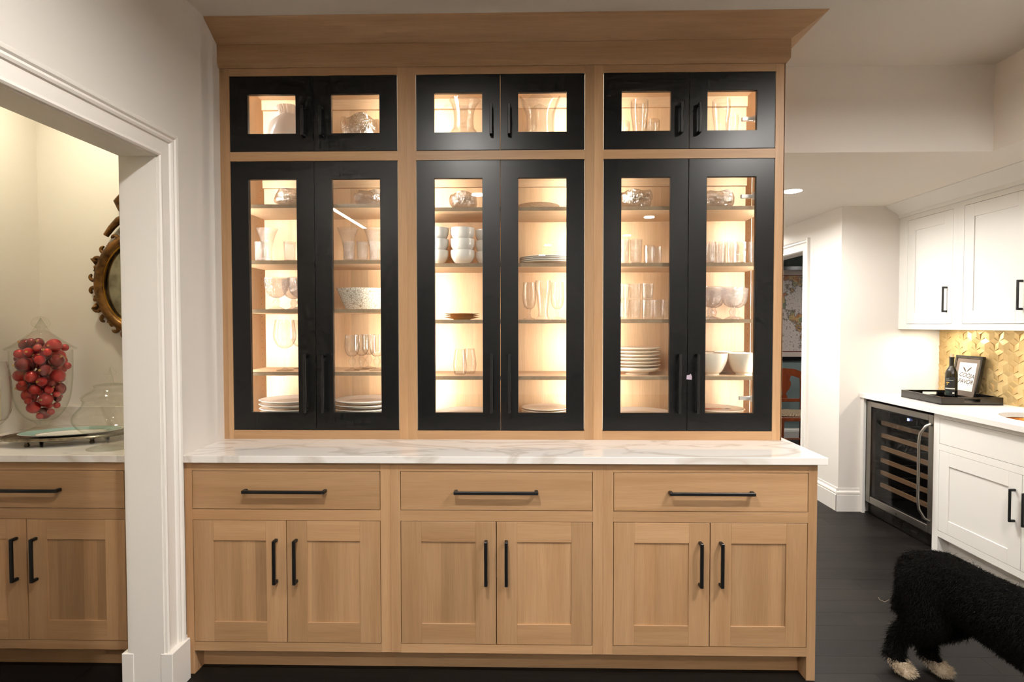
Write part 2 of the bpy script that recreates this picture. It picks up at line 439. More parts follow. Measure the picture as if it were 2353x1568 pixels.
B().box(XW - 0.131, XW + 0.001, OY1 - 0.004, OY1 + 0.001, 0, OZ + 0.001).build('jamb', M['trim'], tr1)
B().box(XW - 0.131, XW + 0.001, OY0 - 0.001, OY0 + 0.004, 0, OZ + 0.001).build('jamb', M['trim'], tr1)
B().box(XW - 0.131, XW + 0.001, OY0, OY1, OZ - 0.004, OZ + 0.001).build('head_jamb', M['trim'], tr1)
tr1b = struct(case_mesh(OY1, OY0, OZ, XW - 0.13, -1, 0.16, prof).build('trim_2', M['trim']))
B().box(XW - 0.165, XW - 0.118, OY1 - 0.006, OY1 + 0.117, 0, 0.168, 0.002).build('plinth_block', M['trim'], tr1b)
# baseboard stub between plinth and cabinet
bbp = [(0, 0), (0.016, 0), (0.016, 0.125), (0.012, 0.132), (0.016, 0.138), (0.014, 0.150), (0.006, 0.160), (0.005, 0.178), (0, 0.178)]
struct(B().prism([(XW + a, z * 0.92) for a, z in bbp], 'y', OY1 + 0.117, 0.0).build('baseboard_left', M['trim']))
# casing of the far doorway
struct(case_mesh(3.62, 2.77, 2.068, XD, -1, 0.0, prof).build('trim_3', M['trim']))
struct(B().box(XD - 0.001, XD + 0.121, 2.768, 2.774, 0, 2.068).box(XD - 0.001, XD + 0.121, 3.616, 3.622, 0, 2.068).box(XD - 0.001, XD + 0.121, 2.77, 3.62, 2.064, 2.07).build('trim_4', M['trim']))
struct(B().prism([(XD - a, z) for a, z in bbp], 'y', 2.172, 2.668).build('baseboard_hall', M['trim']))
struct(B().prism([(2.18 - a, z) for a, z in bbp], 'x', XD - 0.016, 2.605).build('baseboard_far', M['trim']))
struct(B().prism([(5.0 - a, z * 0.8) for a, z in bbp], 'x', 2.57, 6.1).build('baseboard_dining', M['trim']))

# ------------------------------------------------------------------ recessed ceiling lights
M['lens'] = emit('lamp_lens', (1.0, 0.92, 0.82, 1), 22.0)
def downlight(x, y, z, power, label, color=C_DOWN, r=0.062):
    t = empty('recessed_light', (x, y, z), label, 'ceiling light', 'recessed ceiling lights', world=False)
    B().lathe([(r, -0.001), (r + 0.004, -0.006), (r + 0.018, -0.004), (r + 0.02, 0.0), (r, 0.0)], 32).build('trim_ring', M['trim'], t, True)
    B().lathe([(0, -0.013), (r * 0.7, -0.0115), (r * 0.93, -0.007), (r, -0.0005), (0, -0.0002)], 32).build('lens', M['lens'], t, True)
    area('lamp', (x, y, z - 0.016), (0, 0, -1), 2 * r, 0, power, color, shape='DISK', spread=2.95)
    return t
for (x, y, p, lb) in [(1.85, -0.85, 0.5, 'recessed light above the dark aisle by the soffit'), (-0.38, -1.3, 0.85, 'recessed light over the oak cabinet, nearest its middle doors'), (1.6, -1.3, 1, 'recessed light over the aisle near the dark floor'),
                   (-0.44, -3.0, 1, 'recessed light straight behind the viewer'), (1.58, -4.3, 1, 'recessed light in the second row of the big room'),
                   (1.57, -5.8, 1, 'recessed light in the third row of the big room'), (0.43, -6.85, 1, 'recessed light in the fourth row of the big room'), (0.38, -8.25, 1, 'recessed light by the rear wall')]:
    downlight(x, y, ZC, P_DOWN * p, lb)
downlight(1.824, 1.64, ZL, 25, 'bright recessed light in the low passage ceiling', r=0.06)
downlight(2.78, -0.45, ZL, 10, 'added unseen fill light over the front end of the wet bar')  # added out of view to brighten the bar and low ceiling
downlight(1.5, 2.6, ZL, 28, 'added fill light in the passage hidden behind the oak cabinet')  # added out of sight so its bounce brightens the low ceiling
downlight(2.2, 3.6, ZL, 20, 'recessed light by the far doorway')
# suspended linear light behind the viewer, shining down; the upward fill is added
LX, LY0, LY1, LZ = -1.92, -4.17, -2.91, 2.62
t = empty('linear_light', (LX, (LY0 + LY1) / 2, LZ), 'long slim suspended light reflected in the cabinet glass', 'ceiling light', world=True)
B().box(LX - 0.03, LX + 0.03, LY0, LY1, LZ, LZ + 0.05).build('housing', M['trim'], t)
B().box(LX - 0.024, LX + 0.024, LY0 + 0.01, LY1 - 0.01, LZ - 0.003, LZ).build('diffuser', emit('strip_lens', (1, 0.93, 0.82, 1), 34.0), t)
B().tube([(LX, LY0 + 0.1, LZ + 0.05), (LX, LY0 + 0.1, ZC)], 0.003, 6).build('cable', M['steel'], t); B().tube([(LX, LY1 - 0.1, LZ + 0.05), (LX, LY1 - 0.1, ZC)], 0.003, 6).build('cable', M['steel'], t)
area('fill_uplight', (LX, (LY0 + LY1) / 2, LZ + 0.055), (0, 0, 1), LY1 - LY0 - 0.1, 0.04, P_UP, C_DOWN)  # added fill, brightens ceiling and header by bounce
# pantry and dining lamps
downlight(-2.1, 0.2, ZC, 8, 'recessed light in the pantry ceiling', C_PANTRY)
downlight(4.0, 3.6, ZL, 16, 'dim recessed light in the dining room ceiling')

# ------------------------------------------------------------------ handles
def handle_v(parent, x, yf, z0, z1, off=0.034, w=0.013):
    b = B().box(x - w / 2, x + w / 2, yf - off, yf - off + 0.011, z0, z1, 0.002)
    b.box(x - w / 2, x + w / 2, yf - off + 0.004, yf, z0, z0 + 0.012, 0.002).box(x - w / 2, x + w / 2, yf - off + 0.004, yf, z1 - 0.012, z1, 0.002)
    return b.build('handle', M['metal'], parent)
def handle_h(parent, x0, x1, yf, z, off=0.034, w=0.013):
    b = B().box(x0, x1, yf - off, yf - off + 0.011, z - w / 2, z + w / 2, 0.002)
    b.box(x0, x0 + 0.014, yf - off + 0.004, yf, z - w / 2, z + w / 2, 0.002).box(x1 - 0.014, x1, yf - off + 0.004, yf, z - w / 2, z + w / 2, 0.002)
    return b.build('handle', M['metal'], parent)

def shaker_door(parent, x0, x1, z0, z1, hx=None, mats=('oak_v', 'oak_h', 'oak_p'), st=0.083):
    """inset five-piece door, front at y = 0"""
    g = 0.0022
    x0 += g; x1 -= g; z0 += g; z1 -= g
    d = B().box(x0 + st - 0.006, x1 - st + 0.006, 0.0055, 0.0165, z0 + st - 0.006, z1 - st + 0.006).build('door', M[mats[2]], parent)
    B().box(x0, x0 + st, 0.0, 0.02, z0, z1, 0.0008).build('stile', M[mats[0]], d)
    B().box(x1 - st, x1, 0.0, 0.02, z0, z1, 0.0008).build('stile', M[mats[0]], d)
    B().box(x0 + st, x1 - st, 0.0, 0.02, z0, z0 + st, 0.0008).build('rail', M[mats[1]], d)
    B().box(x0 + st, x1 - st, 0.0, 0.02, z1 - st, z1, 0.0008).build('rail', M[mats[1]], d)
    if hx is not None: handle_v(d, hx, 0.0, 0.386, 0.566)
    return d

# ------------------------------------------------------------------ base cabinets
ZD0, ZD1, ZB0, ZB1, ZK, ZU = 0.6846, 0.8437, 0.1337, 0.6413, 0.098, 0.88
def base_cabinet(x0, x1, a, b, label, legl=False, legr=False, hl=None, hr=None, hd=None, mid=None, depth=YB - 0.005, group='oak base cabinets'):
    t = empty('base_cabinet', ((x0 + x1) / 2, 0.3, 0), label, 'cabinet', group)
    F0, F1 = 0.0, 0.02
    zl = 0.0 if legl else ZK; zr = 0.0 if legr else ZK
    B().box(x0, a, F0, F1, zl, ZU, 0.0008).build('stile', M['oak_v'], t)
    B().box(b, x1, F0, F1, zr, ZU, 0.0008).build('stile', M['oak_v'], t)
    for (z0, z1) in ((ZK, ZB0), (ZB1, ZD0), (ZD1, ZU)):
        B().box(a, b, F0, F1, z0, z1).build('rail', M['oak_h'], t)
    s = B().box(x0, x0 + 0.018, F1, depth, zl if legl else ZK, ZU)
    s.build('side_panel', M['oak_v'], t)
    B().box(x1 - 0.018, x1, F1, depth, zr if legr else ZK, ZU).build('side_panel', M['oak_v'], t)
    body = B().box(x0 + 0.018, x1 - 0.018, F1, depth, ZK, ZK + 0.018).box(x0 + 0.018, x1 - 0.018, depth - 0.012, depth, ZK, ZU)
    body.build('carcass', M['int_h'], t)
    if legl: B().box(a - 0.012, a, F1, 0.07, 0, ZK).build('leg_return', M['oak_v'], t)
    if legr: B().box(b, b + 0.012, F1, 0.07, 0, ZK).build('leg_return', M['oak_v'], t)
    B().box(x0 + (0.018 if legl else 0), x1 - (0.018 if legr else 0), 0.07, 0.085, 0, ZK).build('toe_kick', M['oak_h'], t)
    g = 0.0022
    dr = B().box(a + g, b - g, 0.0, 0.02, ZD0 + g, ZD1 - g, 0.0008).build('drawer', M['oak_h'], t)
    hd = (a + b) / 2 if hd is None else hd
    handle_h(dr, hd - 0.169, hd + 0.169, 0.0, 0.764)
    mid = (a + b) / 2 if mid is None else mid
    shaker_door(t, a, mid + 0.0005, ZB0, ZB1, mid - 0.041)
    shaker_door(t, mid - 0.0005, b, ZB0, ZB1, mid + 0.041)
    return t
base_cabinet(-1.357, -0.512, -1.3258, -0.5529, 'oak base cabinet with drawer and two doors beside the white door casing', legl=True)
base_cabinet(-0.512, 0.3485, -0.4718, 0.3071, 'oak base cabinet with drawer and two doors in the middle of three')
base_cabinet(0.3485, 1.2025, 0.39, 1.167, 'oak base cabinet with drawer and two doors at the dark aisle end', legr=True)
tag(B().box(-1.3585, 1.2335, -0.02, YB - 0.003, 0.88, 0.909, 0.0015).build('worktop', M['quartz']), 'long white quartz worktop with grey veins on the oak base cabinets', 'worktop')
# pantry base cabinet
base_cabinet(-2.475, -1.565, -2.43, -1.605, 'dim oak base cabinet seen through the cased opening', group=None, mid=-2.018, hd=-2.034)
tag(B().box(-2.518, -1.4925, -0.02, YB - 0.003, 0.88, 0.909, 0.0015).build('worktop', M['quartz']), 'white worktop in the pantry carrying jars and a silver tray', 'worktop')
tag(B().box(-2.518, -1.4925, YB - 0.02, YB - 0.0005, 0.9095, 1.01, 0.001).build('backsplash', M['quartz']), 'low white upstand behind the pantry worktop', 'backsplash')

# ------------------------------------------------------------------ upper cabinets
YF = 0.33
U = dict(ut=2.5709, ub=2.2279, tt=2.1863, tb=0.9503)
ZT = 0.9093
SHELF = {0: (1.999, 1.739, 1.511, 1.217), 1: (1.981, 1.723, 1.461, 1.198), 2: (1.981, 1.722, 1.462, 1.198)}
def glass_door(t, x0, x1, z0, z1, hx, hz0, hz1, hinge=None):
    g = 0.0022; st = 0.0805; y0, y1 = YF, YF + 0.021
    x0 += g; x1 -= g; z0 += g; z1 -= g
    b = B()
    e_ = 0.0009
    def ring(ix, yy): return [(x0 + ix, yy, z0 + ix), (x1 - ix, yy, z0 + ix), (x1 - ix, yy, z1 - ix), (x0 + ix, yy, z1 - ix)]
    loops = [ring(0, y1), ring(0, y0 + e_), ring(e_, y0), ring(st - e_, y0), ring(st, y0 + e_), ring(st, y1)]
    vs = [p for r in loops for p in r]; nl = len(loops)
    b.add(vs, [(q * 4 + k, q * 4 + (k + 1) % 4, ((q + 1) % nl) * 4 + (k + 1) % 4, ((q + 1) % nl) * 4 + k) for q in range(nl) for k in range(4)])
    d = b.build('door', M['black'], t)
    B().box(x0 + st - 0.004, x1 - st + 0.004, y0 + 0.009, y0 + 0.012, z0 + st - 0.004, z1 - st + 0.004).build('pane', M['pane'], d)
    handle_v(d, hx, YF, hz0, hz1, off=0.036)
    if hinge:
        for hz in hinge:
            h = B().box(x1 - 0.125, x1 - 0.03, y1 + 0.036, y1 + 0.052, hz - 0.009, hz + 0.009, 0.002)
            h.box(x1 - 0.034, x1 - 0.003, y1 + 0.02, y1 + 0.06, hz - 0.012, hz + 0.012, 0.002).box(x1 - 0.006, x1 + 0.001, y1 + 0.01, y1 + 0.07, hz - 0.03, hz + 0.03)
            h.box(x1 - 0.075, x1 - 0.04, y1, y1 + 0.04, hz - 0.016, hz + 0.016, 0.003)
            h.build('hinge', M['nickel'], d)
    return d

def upper_cabinet(k, x0, x1, a, b, label):
    t = empty('glass_front_cabinet', ((x0 + x1) / 2, 0.5, ZT), label, 'cabinet', 'glass front wall cabinets')
    F0, F1 = YF, YF + 0.02
    yb = 0.68
    if k == 0:
        B().box(x0, x0 + 0.024, F0 + 0.002, F1, ZT, 2.6055).build('filler_strip', M['oak_v'], t); xs = x0 + 0.0245
    else: xs = x0
    B().box(xs, a, F0, F1, ZT, 2.6055, 0.0008).build('stile', M['oak_v'], t)
    B().box(b, x1, F0, F1, ZT, 2.6055, 0.0008).build('stile', M['oak_v'], t)
    for (z0, z1) in ((ZT, U['tb']), (U['tt'], U['ub']), (U['ut'], 2.6055)):
        B().box(a, b, F0, F1, z0, z1).build('rail', M['oak_h'], t)
    outer = k == 2
    B().box(x0, a - 0.0002, F1, yb + 0.012, ZT, 2.6055).build('side_panel', M['int_v'], t)
    B().box(b + 0.0002, x1, F1, yb + 0.012, ZT, 2.6055).build('side_panel', M['int_v'], t)
    if outer: B().box(x1 - 0.004, x1 + 0.0005, F0, yb + 0.012, ZT, 2.6055).build('end_panel', M['oak_v'], t)
    B().box(a, b, yb, yb + 0.012, ZT, 2.6055).build('back_panel', M['int_v'], t)
    B().box(a, b, F1, yb, ZT, U['tb'] + 0.002).build('bottom_panel', M['int_h'], t)
    B().box(a, b, F1, yb, U['tt'] + 0.004, U['ub'] - 0.002).build('divider', M['int_h'], t)
    B().box(a, b, F1, yb, 2.588, 2.6055).build('top_panel', M['int_h'], t)
    for z1 in (2.588, U['tt'] + 0.004):
        B().box(a, b, yb - 0.018, yb, z1 - 0.05, z1).build('hanging_rail', M['int_h'], t)
    for z in SHELF[k]:
        s = B().box(a + 0.0015, b - 0.0015, 0.377, yb - 0.001, z - 0.0175, z).build('shelf', M['int_h'], t)
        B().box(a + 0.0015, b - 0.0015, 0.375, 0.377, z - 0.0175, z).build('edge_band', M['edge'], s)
    # pin holes in the side panels
    h = B(); z = 1.0
    while z < 2.15:
        for yy in (0.41, 0.635):
            for (xx, s) in ((a, 1), (b, -1)):
                n = 8; r = 0.0026
                vs = [(xx + s * 0.0004, yy + r * math.cos(2 * PI * q / n), z + r * math.sin(2 * PI * q / n)) for q in range(n)]
                h.add(vs, [tuple(range(n))])
        z += 0.032
    ph = h.build('pin_hole', M['darkin'], t, fix=False); ph['kind'] = 'stuff'
    # light strips standing behind the door stiles
    led = emit('led_diffuser', (1, 0.87, 0.68, 1), 5.0) if 'led' not in M else M['led']; M['led'] = led
    for (xx, s) in ((a, 1), (b, -1)):
        for (z0, z1) in ((U['tb'] + 0.006, U['tt'] - 0.004), (U['ub'] + 0.004, 2.584)):
            B().box(xx + s * 0.0005, xx + s * 0.012, 0.3535, 0.36, z0, z1).build('light_strip', M['trim'] if (k == 0 and s == 1) else M['led'], t)
            area('strip_lamp', (xx + s * 0.008, 0.3625, (z0 + z1) / 2), (s * 0.6, 0.8, 0), 0.008, z1 - z0, P_LED * 0.62 * (z1 - z0), C_LED)
            area('strip_lamp', (xx + s * 0.008, 0.3627, (z0 + z1) / 2), (s * 0.15, 0.98, 0), 0.008, z1 - z0, P_LED * 0.38 * (z1 - z0), C_LED, spread=math.radians(80))
    m = (a + b) / 2
    hs = {0: (-0.963, -0.877), 1: (-0.108, -0.037), 2: (0.719, 0.803)}[k]
    hs = (m - 0.0405, m + 0.0405)
    hin = (1.094, 2.028) if k == 2 else None
    hin2 = (2.381,) if k == 2 else None
    glass_door(t, a, m + 0.001, U['tb'], U['tt'], hs[0], 1.035, 1.305)
    glass_door(t, m - 0.001, b, U['tb'], U['tt'], hs[1], 1.035, 1.305, hin)
    glass_door(t, a, m + 0.001, U['ub'], U['ut'], hs[0], 2.292, 2.426)
    glass_door(t, m - 0.001, b, U['ub'], U['ut'], hs[1], 2.292, 2.426, hin2)
    return t
upper_cabinet(0, -1.361, -0.502, -1.3142, -0.5437, 'tall oak cabinet with black glass doors next to the white wall')
upper_cabinet(1, -0.502, 0.3475, -0.4606, 0.3065, 'tall oak cabinet with black glass doors in the middle of three')
t3 = upper_cabinet(2, 0.3475, 1.2, 0.3885, 1.1586, 'tall oak cabinet with black glass doors next to the passage')
B().box(1.1565, 1.1584, 0.594, 0.598, 0.953, 2.186).build('lit_gap_strip', M['cream'], t3)  # pale strip painted in place of a bright, lit gap

# crown: frieze with cove below and a flared board up to the ceiling, mitred round the free end
def crown():
    t = empty('crown_moulding', (-0.08, 0.25, 2.6), 'wide flared oak crown moulding between the glass cabinets and ceiling', 'moulding')
    xl, xr, yb = -1.3605, 1.2005, YB - 0.002
    def sweep(name, prof, mat):
        # prof: (out, z)
        n = len(prof); vs = []
        for (o, z) in prof: vs.append((xl, YF - o, z))
        for (o, z) in prof: vs.append((xr + o, YF - o, z))
        for (o, z) in prof: vs.append((xr + o, yb, z))
        fs = [(s * n + k, s * n + (k + 1) % n, (s + 1) * n + (k + 1) % n, (s + 1) * n + k) for s in range(2) for k in range(n)]
        fs += [tuple(range(n)), tuple(range(2 * n, 3 * n))]
        return B().add(vs, fs).build(name, mat, t)
    sweep('frieze', [(-0.001, 2.606), (0.004, 2.606), (0.009, 2.612), (0.0155, 2.622), (0.0165, 2.626), (0.0165, 2.704), (-0.001, 2.704)], M['oak_h'])
    sweep('flared_board', [(0.0, 2.704), (0.0125, 2.704), (0.122, 2.770), (0.127, 2.7765), (0.0, 2.7765)], M['oak_h'])
crown()

# ------------------------------------------------------------------ tableware makers (local coordinates, base at z = 0)
def cup(outer, t=0.0025, base=0.006):
    inner = [(max(r - t, 0.001), z) for r, z in outer if z > base + 0.002]
    return [(0, 0)] + outer + inner[::-1] + [(inner[0][0] * 0.9, base), (0, base)]
def stemware(foot, stem, cupo, t=0.002):
    """foot, stem: (r, z) lists; cupo: outer cup from its bottom to the rim"""
    inner = [(max(r - t, 0.0008), z + (t if i == 0 else 0)) for i, (r, z) in enumerate(cupo)]
    return [(0, 0)] + foot + stem + cupo + inner[::-1] + [(0, cupo[0][1] + t)]
def smoothp(p, n=4):
    """Catmull-Rom through a profile"""
    out = []
    for i in range(len(p) - 1):
        p0 = p[max(i - 1, 0)]; p1 = p[i]; p2 = p[i + 1]; p3 = p[min(i + 2, len(p) - 1)]
        for k in range(n):
            t = k / n
            f = lambda a, b, c, d: 0.5 * (2 * b + (c - a) * t + (2 * a - 5 * b + 4 * c - d) * t * t + (3 * b - a - 3 * c + d) * t ** 3)
            out.append((f(p0[0], p1[0], p2[0], p3[0]), f(p0[1], p1[1], p2[1], p3[1])))
    return out + [p[-1]]

PROTO = {}
def item(key, name, maker, mat, loc, label, cat, group=None, rot=0.0, parts=None):
    """first use builds the mesh (and its parts), later uses copy it"""
    if key not in PROTO:
        o = maker().build(name, M[mat], smooth=True)
        PROTO[key] = o
        for (pn, pb, pm) in (parts or []): pb().build(pn, M[pm], o, True)
    else:
        o = dup(PROTO[key], loc)
        for k in ('group',):
            if k in o: del o[k]
    o.location = loc; o.rotation_euler = (0, 0, rot)
    return tag(o, label, cat, group)

def tumbler(r, h, rf=None, n=32, taper=0.9):
    return lambda: B().lathe(cup([(r * taper - 0.002, 0), (r * taper, 0.002)] + [(r * (taper + (1 - taper) * k / 6), 0.002 + (h - 0.002) * k / 6) for k in range(1, 7)], 0.0024, 0.008), n, rf=rf)
ribs = lambda k, a: (lambda r, z, t: (r * (1 + a * math.sin(k * t)), z))
def flared_vase(r0, r1, h, rw=None):
    rw = rw or r0 * 0.85
    o = smoothp([(r0, 0), (r0, 0.006), (rw, h * 0.28), (rw * 1.15, h * 0.5), (r1 * 0.72, h * 0.78), (r1, h)], 4)
    return lambda: B().lathe(cup(o, 0.003, 0.012), 36)
def hob_goblet():
    f = [(0.036, 0), (0.036, 0.004), (0.022, 0.009)]
    s = [(0.010, 0.016), (0.014, 0.028), (0.016, 0.038), (0.010, 0.050)]
    c = smoothp([(0.012, 0.056), (0.032, 0.066), (0.048, 0.092), (0.053, 0.125), (0.054, 0.153)], 5)
    def rf(r, z, t):
        if z > 0.06 and r > 0.03: return (r + 0.0028 * max(0, math.sin(18 * t + (PI if int(z / 0.011) % 2 else 0))) * abs(math.sin(z * PI / 0.011)), z)
        if 0.02 < z < 0.05: return (r * (1 + 0.08 * math.sin(9 * t)), z)
        return (r, z)
    return B().lathe(stemware(f, s, c, 0.004), 72, rf=rf)
def wine(h=0.245, r=0.052):
    f = [(0.040, 0), (0.040, 0.002), (0.016, 0.006)]
    s = [(0.0055, 0.012), (0.0045, 0.03), (0.0045, 0.09), (0.007, 0.104)]
    c = smoothp([(0.014, 0.109), (0.034, 0.120), (r * 0.94, 0.148), (r, 0.170), (r * 0.95, 0.205), (r * 0.82, h)], 5)
    return lambda: B().lathe(stemware(f, s, c, 0.0016), 36)
def ball_goblet():
    f = [(0.036, 0), (0.036, 0.003), (0.014, 0.008)]
    s = smoothp([(0.006, 0.014), (0.008, 0.024), (0.016, 0.040), (0.017, 0.050), (0.008, 0.064)], 3)
    c = smoothp([(0.010, 0.069), (0.024, 0.078), (0.033, 0.100), (0.0345, 0.125), (0.032, 0.172)], 5)
    return B().lathe(stemware(f, s, c, 0.002), 36, rf=lambda r, z, t: (r * (1 + (0.012 * math.sin(20 * t) if z > 0.085 else 0)), z))
def water_goblet():
    f = [(0.030, 0), (0.030, 0.003), (0.012, 0.009)]
    s = [(0.007, 0.016), (0.006, 0.03), (0.008, 0.045)]
    c = smoothp([(0.010, 0.05), (0.024, 0.062), (0.0315, 0.09), (0.0325, 0.12), (0.029, 0.178)], 5)
    return B().lathe(stemware(f, s, c, 0.0018), 36)
def pilsner(h, r):
    o = smoothp([(r * 0.80, 0), (r * 0.82, 0.006), (r * 0.66, 0.02), (r * 0.62, h * 0.2), (r * 0.8, h * 0.55), (r, h * 0.82), (r * 0.97, h)], 4)
    return lambda: B().lathe(cup(o, 0.0022, 0.014), 36)
def stemless(r, h):
    o = smoothp([(r * 0.6, 0), (r * 0.8, 0.004), (r, h * 0.3), (r * 0.97, h * 0.5), (r * 0.7, h)], 5)
    return lambda: B().lathe(cup(o, 0.0016, 0.005), 36)
def lump_bowl(r, h, ph, lobes=5, amp=0.07, flare=1.0):
    o = smoothp([(r * 0.62, 0), (r * 0.7, 0.004), (r * 0.97, h * 0.35), (r * flare, h * 0.72), (r * 0.9 * flare, h)], 4)
    def rf(rr, z, t):
        k = z / h
        return (rr * (1 + amp * k * math.sin(lobes * t + ph + 6 * k) + 0.03 * math.sin(3 * t + 11 * k)), z * (1 + 0.045 * k * math.sin(lobes * t + 1.3 * ph)))
    return lambda: B().lathe(cup(o, 0.011, 0.014), 60, rf=rf)
def plate(r, h=0.017, t=0.004, foot=0.6):
    o = [(r * foot, 0), (r * foot, 0.003), (r * 0.72, 0.004), (r * 0.97, h - 0.002), (r, h)]
    i = [(r * 0.985, h + 0.0018), (r * 0.9, h - 0.001), (r * 0.74, 0.004 + t), (r * 0.6, 0.003 + t), (0, 0.003 + t)]
    return lambda: B().lathe([(0, 0.001)] + o + i, 56)
def bowl(r, h, foot=0.45, t=0.0035, lip=True):
    o = smoothp([(r * foot, 0), (r * foot, 0.008), (r * (foot + 0.14), 0.016), (r * 0.84, h * 0.45), (r * 0.97, h * 0.76), (r, h)], 4)
    return lambda: B().lathe(cup(o, t, 0.02), 48)

G = M  # shorthand
Z1, Z2, Z3 = SHELF[0], SHELF[1], SHELF[2]
ZF, ZU2 = 0.953, 2.2265
e = 0.0006
def XY(x, y0, y): return 0.03 + (x - 0.03) * (y + 2.3533) / (y0 + 2.3533)
# --- left cabinet
vase_p = smoothp([(0.05, 0), (0.055, 0.006), (0.088, 0.05), (0.105, 0.115), (0.088, 0.178), (0.052, 0.214), (0.042, 0.222), (0.046, 0.24), (0.058, 0.262)], 4)
item('fishvase', 'round_vase', lambda: B().lathe(cup(vase_p, 0.004, 0.012), 60, rf=lambda r, z, t: (r * (1 + (0.05 * math.sin(22 * t) if z > 0.225 else 0.012 * math.sin(5 * t + 20 * z))), z)), 'frost', (-1.108, 0.5, ZU2 + e), 'milky round glass vase with ruffled collar, top left of the cabinets', 'vase')
item('swirlvase', 'crystal_bowl', lump_bowl(0.094, 0.2, 0.4, 4, 0.035), 'crystal', (-0.758, 0.5, ZU2 + e), 'heavy swirled crystal bowl in the top left cabinet, beside the milky vase', 'bowl')
item('lump1', 'crystal_bowl', lump_bowl(0.097, 0.076, 1.0, 3, 0.08, 1.0), 'crystal', (-1.071, 0.48, Z1[0] + e), 'smooth rolled crystal bowl on the top shelf nearest the white wall', 'bowl')
item('lump2', 'crystal_bowl', lump_bowl(0.088, 0.07, 2.0, 6, 0.08), 'crystal', (-0.696, 0.48, Z1[0] + e), 'knobbly crystal bowl on the top shelf above the flared vases', 'bowl')
FG = 'crackle glass vases in the left cabinet'
item('fvase', 'flared_vase', flared_vase(0.026, 0.052, 0.178), 'crackle', (XY(-1.223, .5, .57), 0.57, Z1[1] + e), 'flared crackle glass vase nearest the white wall', 'vase', FG)
item('fvase', 'flared_vase', None, 'crackle', (XY(-0.826, .5, .57), 0.57, Z1[1] + e), 'flared crackle glass vase left of its twin behind the second pane', 'vase', FG)
item('fvase', 'flared_vase', None, 'crackle', (XY(-0.698, .5, .57), 0.57, Z1[1] + e), 'flared crackle glass vase right of its twin behind the second pane', 'vase', FG)
TG = 'small crackle glass tumblers'
for x, y in [(-1.228, 0.44), (-1.088, 0.44), (-1.02, 0.45), (-0.80, 0.43), (-0.738, 0.44), (-0.676, 0.43)]:
    item('ctum', 'tumbler', tumbler(0.028, 0.094), 'crackle', (x, y, Z1[1] + e), ('small crackle glass tumbler by the single flared vase' if x < -0.9 else 'small crackle glass tumbler in front of the two flared vases'), 'tumbler', TG, rot=x * 9)
HG = 'hobnail goblets'
for x, y in [(-1.158, 0.45), (-1.043, 0.45), (-1.125, 0.575)]:
    item('hob', 'goblet', hob_goblet, 'hob', (x, y, Z1[2] + e), 'hobnail glass goblet in the left cabinet', 'goblet', HG)
def mosaic_bowl():
    o = smoothp([(0.080, 0), (0.083, 0.004), (0.104, 0.05), (0.127, 0.1)], 4)
    return B().lathe(cup(o, 0.004, 0.008), 56)
m_, nt, out = newmat('mosaic_glass'); L = nt.links.new
tc = N(nt, 'ShaderNodeTexCoord'); vo = N(nt, 'ShaderNodeTexVoronoi', feature='DISTANCE_TO_EDGE', i_Scale=100.0); L(tc.outputs['Object'], vo.inputs['Vector'])
rp = N(nt, 'ShaderNodeValToRGB'); rp.color_ramp.elements[0].position = 0.02; rp.color_ramp.elements[0].color = col(166, 146, 116); rp.color_ramp.elements[1].position = 0.10; rp.color_ramp.elements[1].color = col(234, 228, 214)
L(vo.outputs[0], rp.inputs[0]); b_ = N(nt, 'ShaderNodeBsdfPrincipled'); b_.inputs['Roughness'].default_value = 0.2; L(rp.outputs[0], b_.inputs['Base Color']); L(b_.outputs[0], out.inputs[0]); M['mosaic'] = m_
item('mosaic', 'mosaic_bowl', mosaic_bowl, 'mosaic', (-0.753, 0.5, Z1[2] + e), 'white mosaic bowl with dark crackle lines in the left cabinet', 'bowl')
item('wine', 'wine_glass', wine(), 'clear', (-1.121, 0.45, Z1[3] + e), 'tall wine glass in the left cabinet, the nearer one', 'wine glass', 'tall wine glasses')
item('wine', 'wine_glass', None, 'clear', (-1.085, 0.57, Z1[3] + e), 'tall wine glass half hidden behind the nearer one', 'wine glass', 'tall wine glasses')
for x, y in [(-0.79, 0.43), (-0.765, 0.505), (-0.752, 0.59), (-0.671, 0.43)]:
    item('ballg', 'goblet', ball_goblet, 'clear', (x, y, Z1[3] + e), 'small goblet with a ball in its stem', 'goblet', 'ball stem goblets')
PG = 'dinner plates in the left cabinet'
def stack(key, mk, mat, x, y, z, n, dz, label, cat, group, name='dinner_plate', top=None):
    for k in range(n):
        lb = top if (top and k == n - 1) else label
        item(key, name, mk, mat, (x + random.uniform(-.0012, .0012), y + random.uniform(-.0012, .0012), z + e + k * dz), lb, cat, group)
stack('plate15', plate(0.150, 0.0185), 'porc', -1.117, 0.515, ZF, 6, 0.0203, 'white dinner plate in the stack nearest the white wall', 'plate', PG, top='white dinner plate on top of the stack nearest the white wall')
stack('plate15', None, 'porc', -0.752, 0.515, ZF, 6, 0.0203, 'white dinner plate in the stack below the ball stem goblets', 'plate', PG, top='white dinner plate on top of the stack below the ball stem goblets')
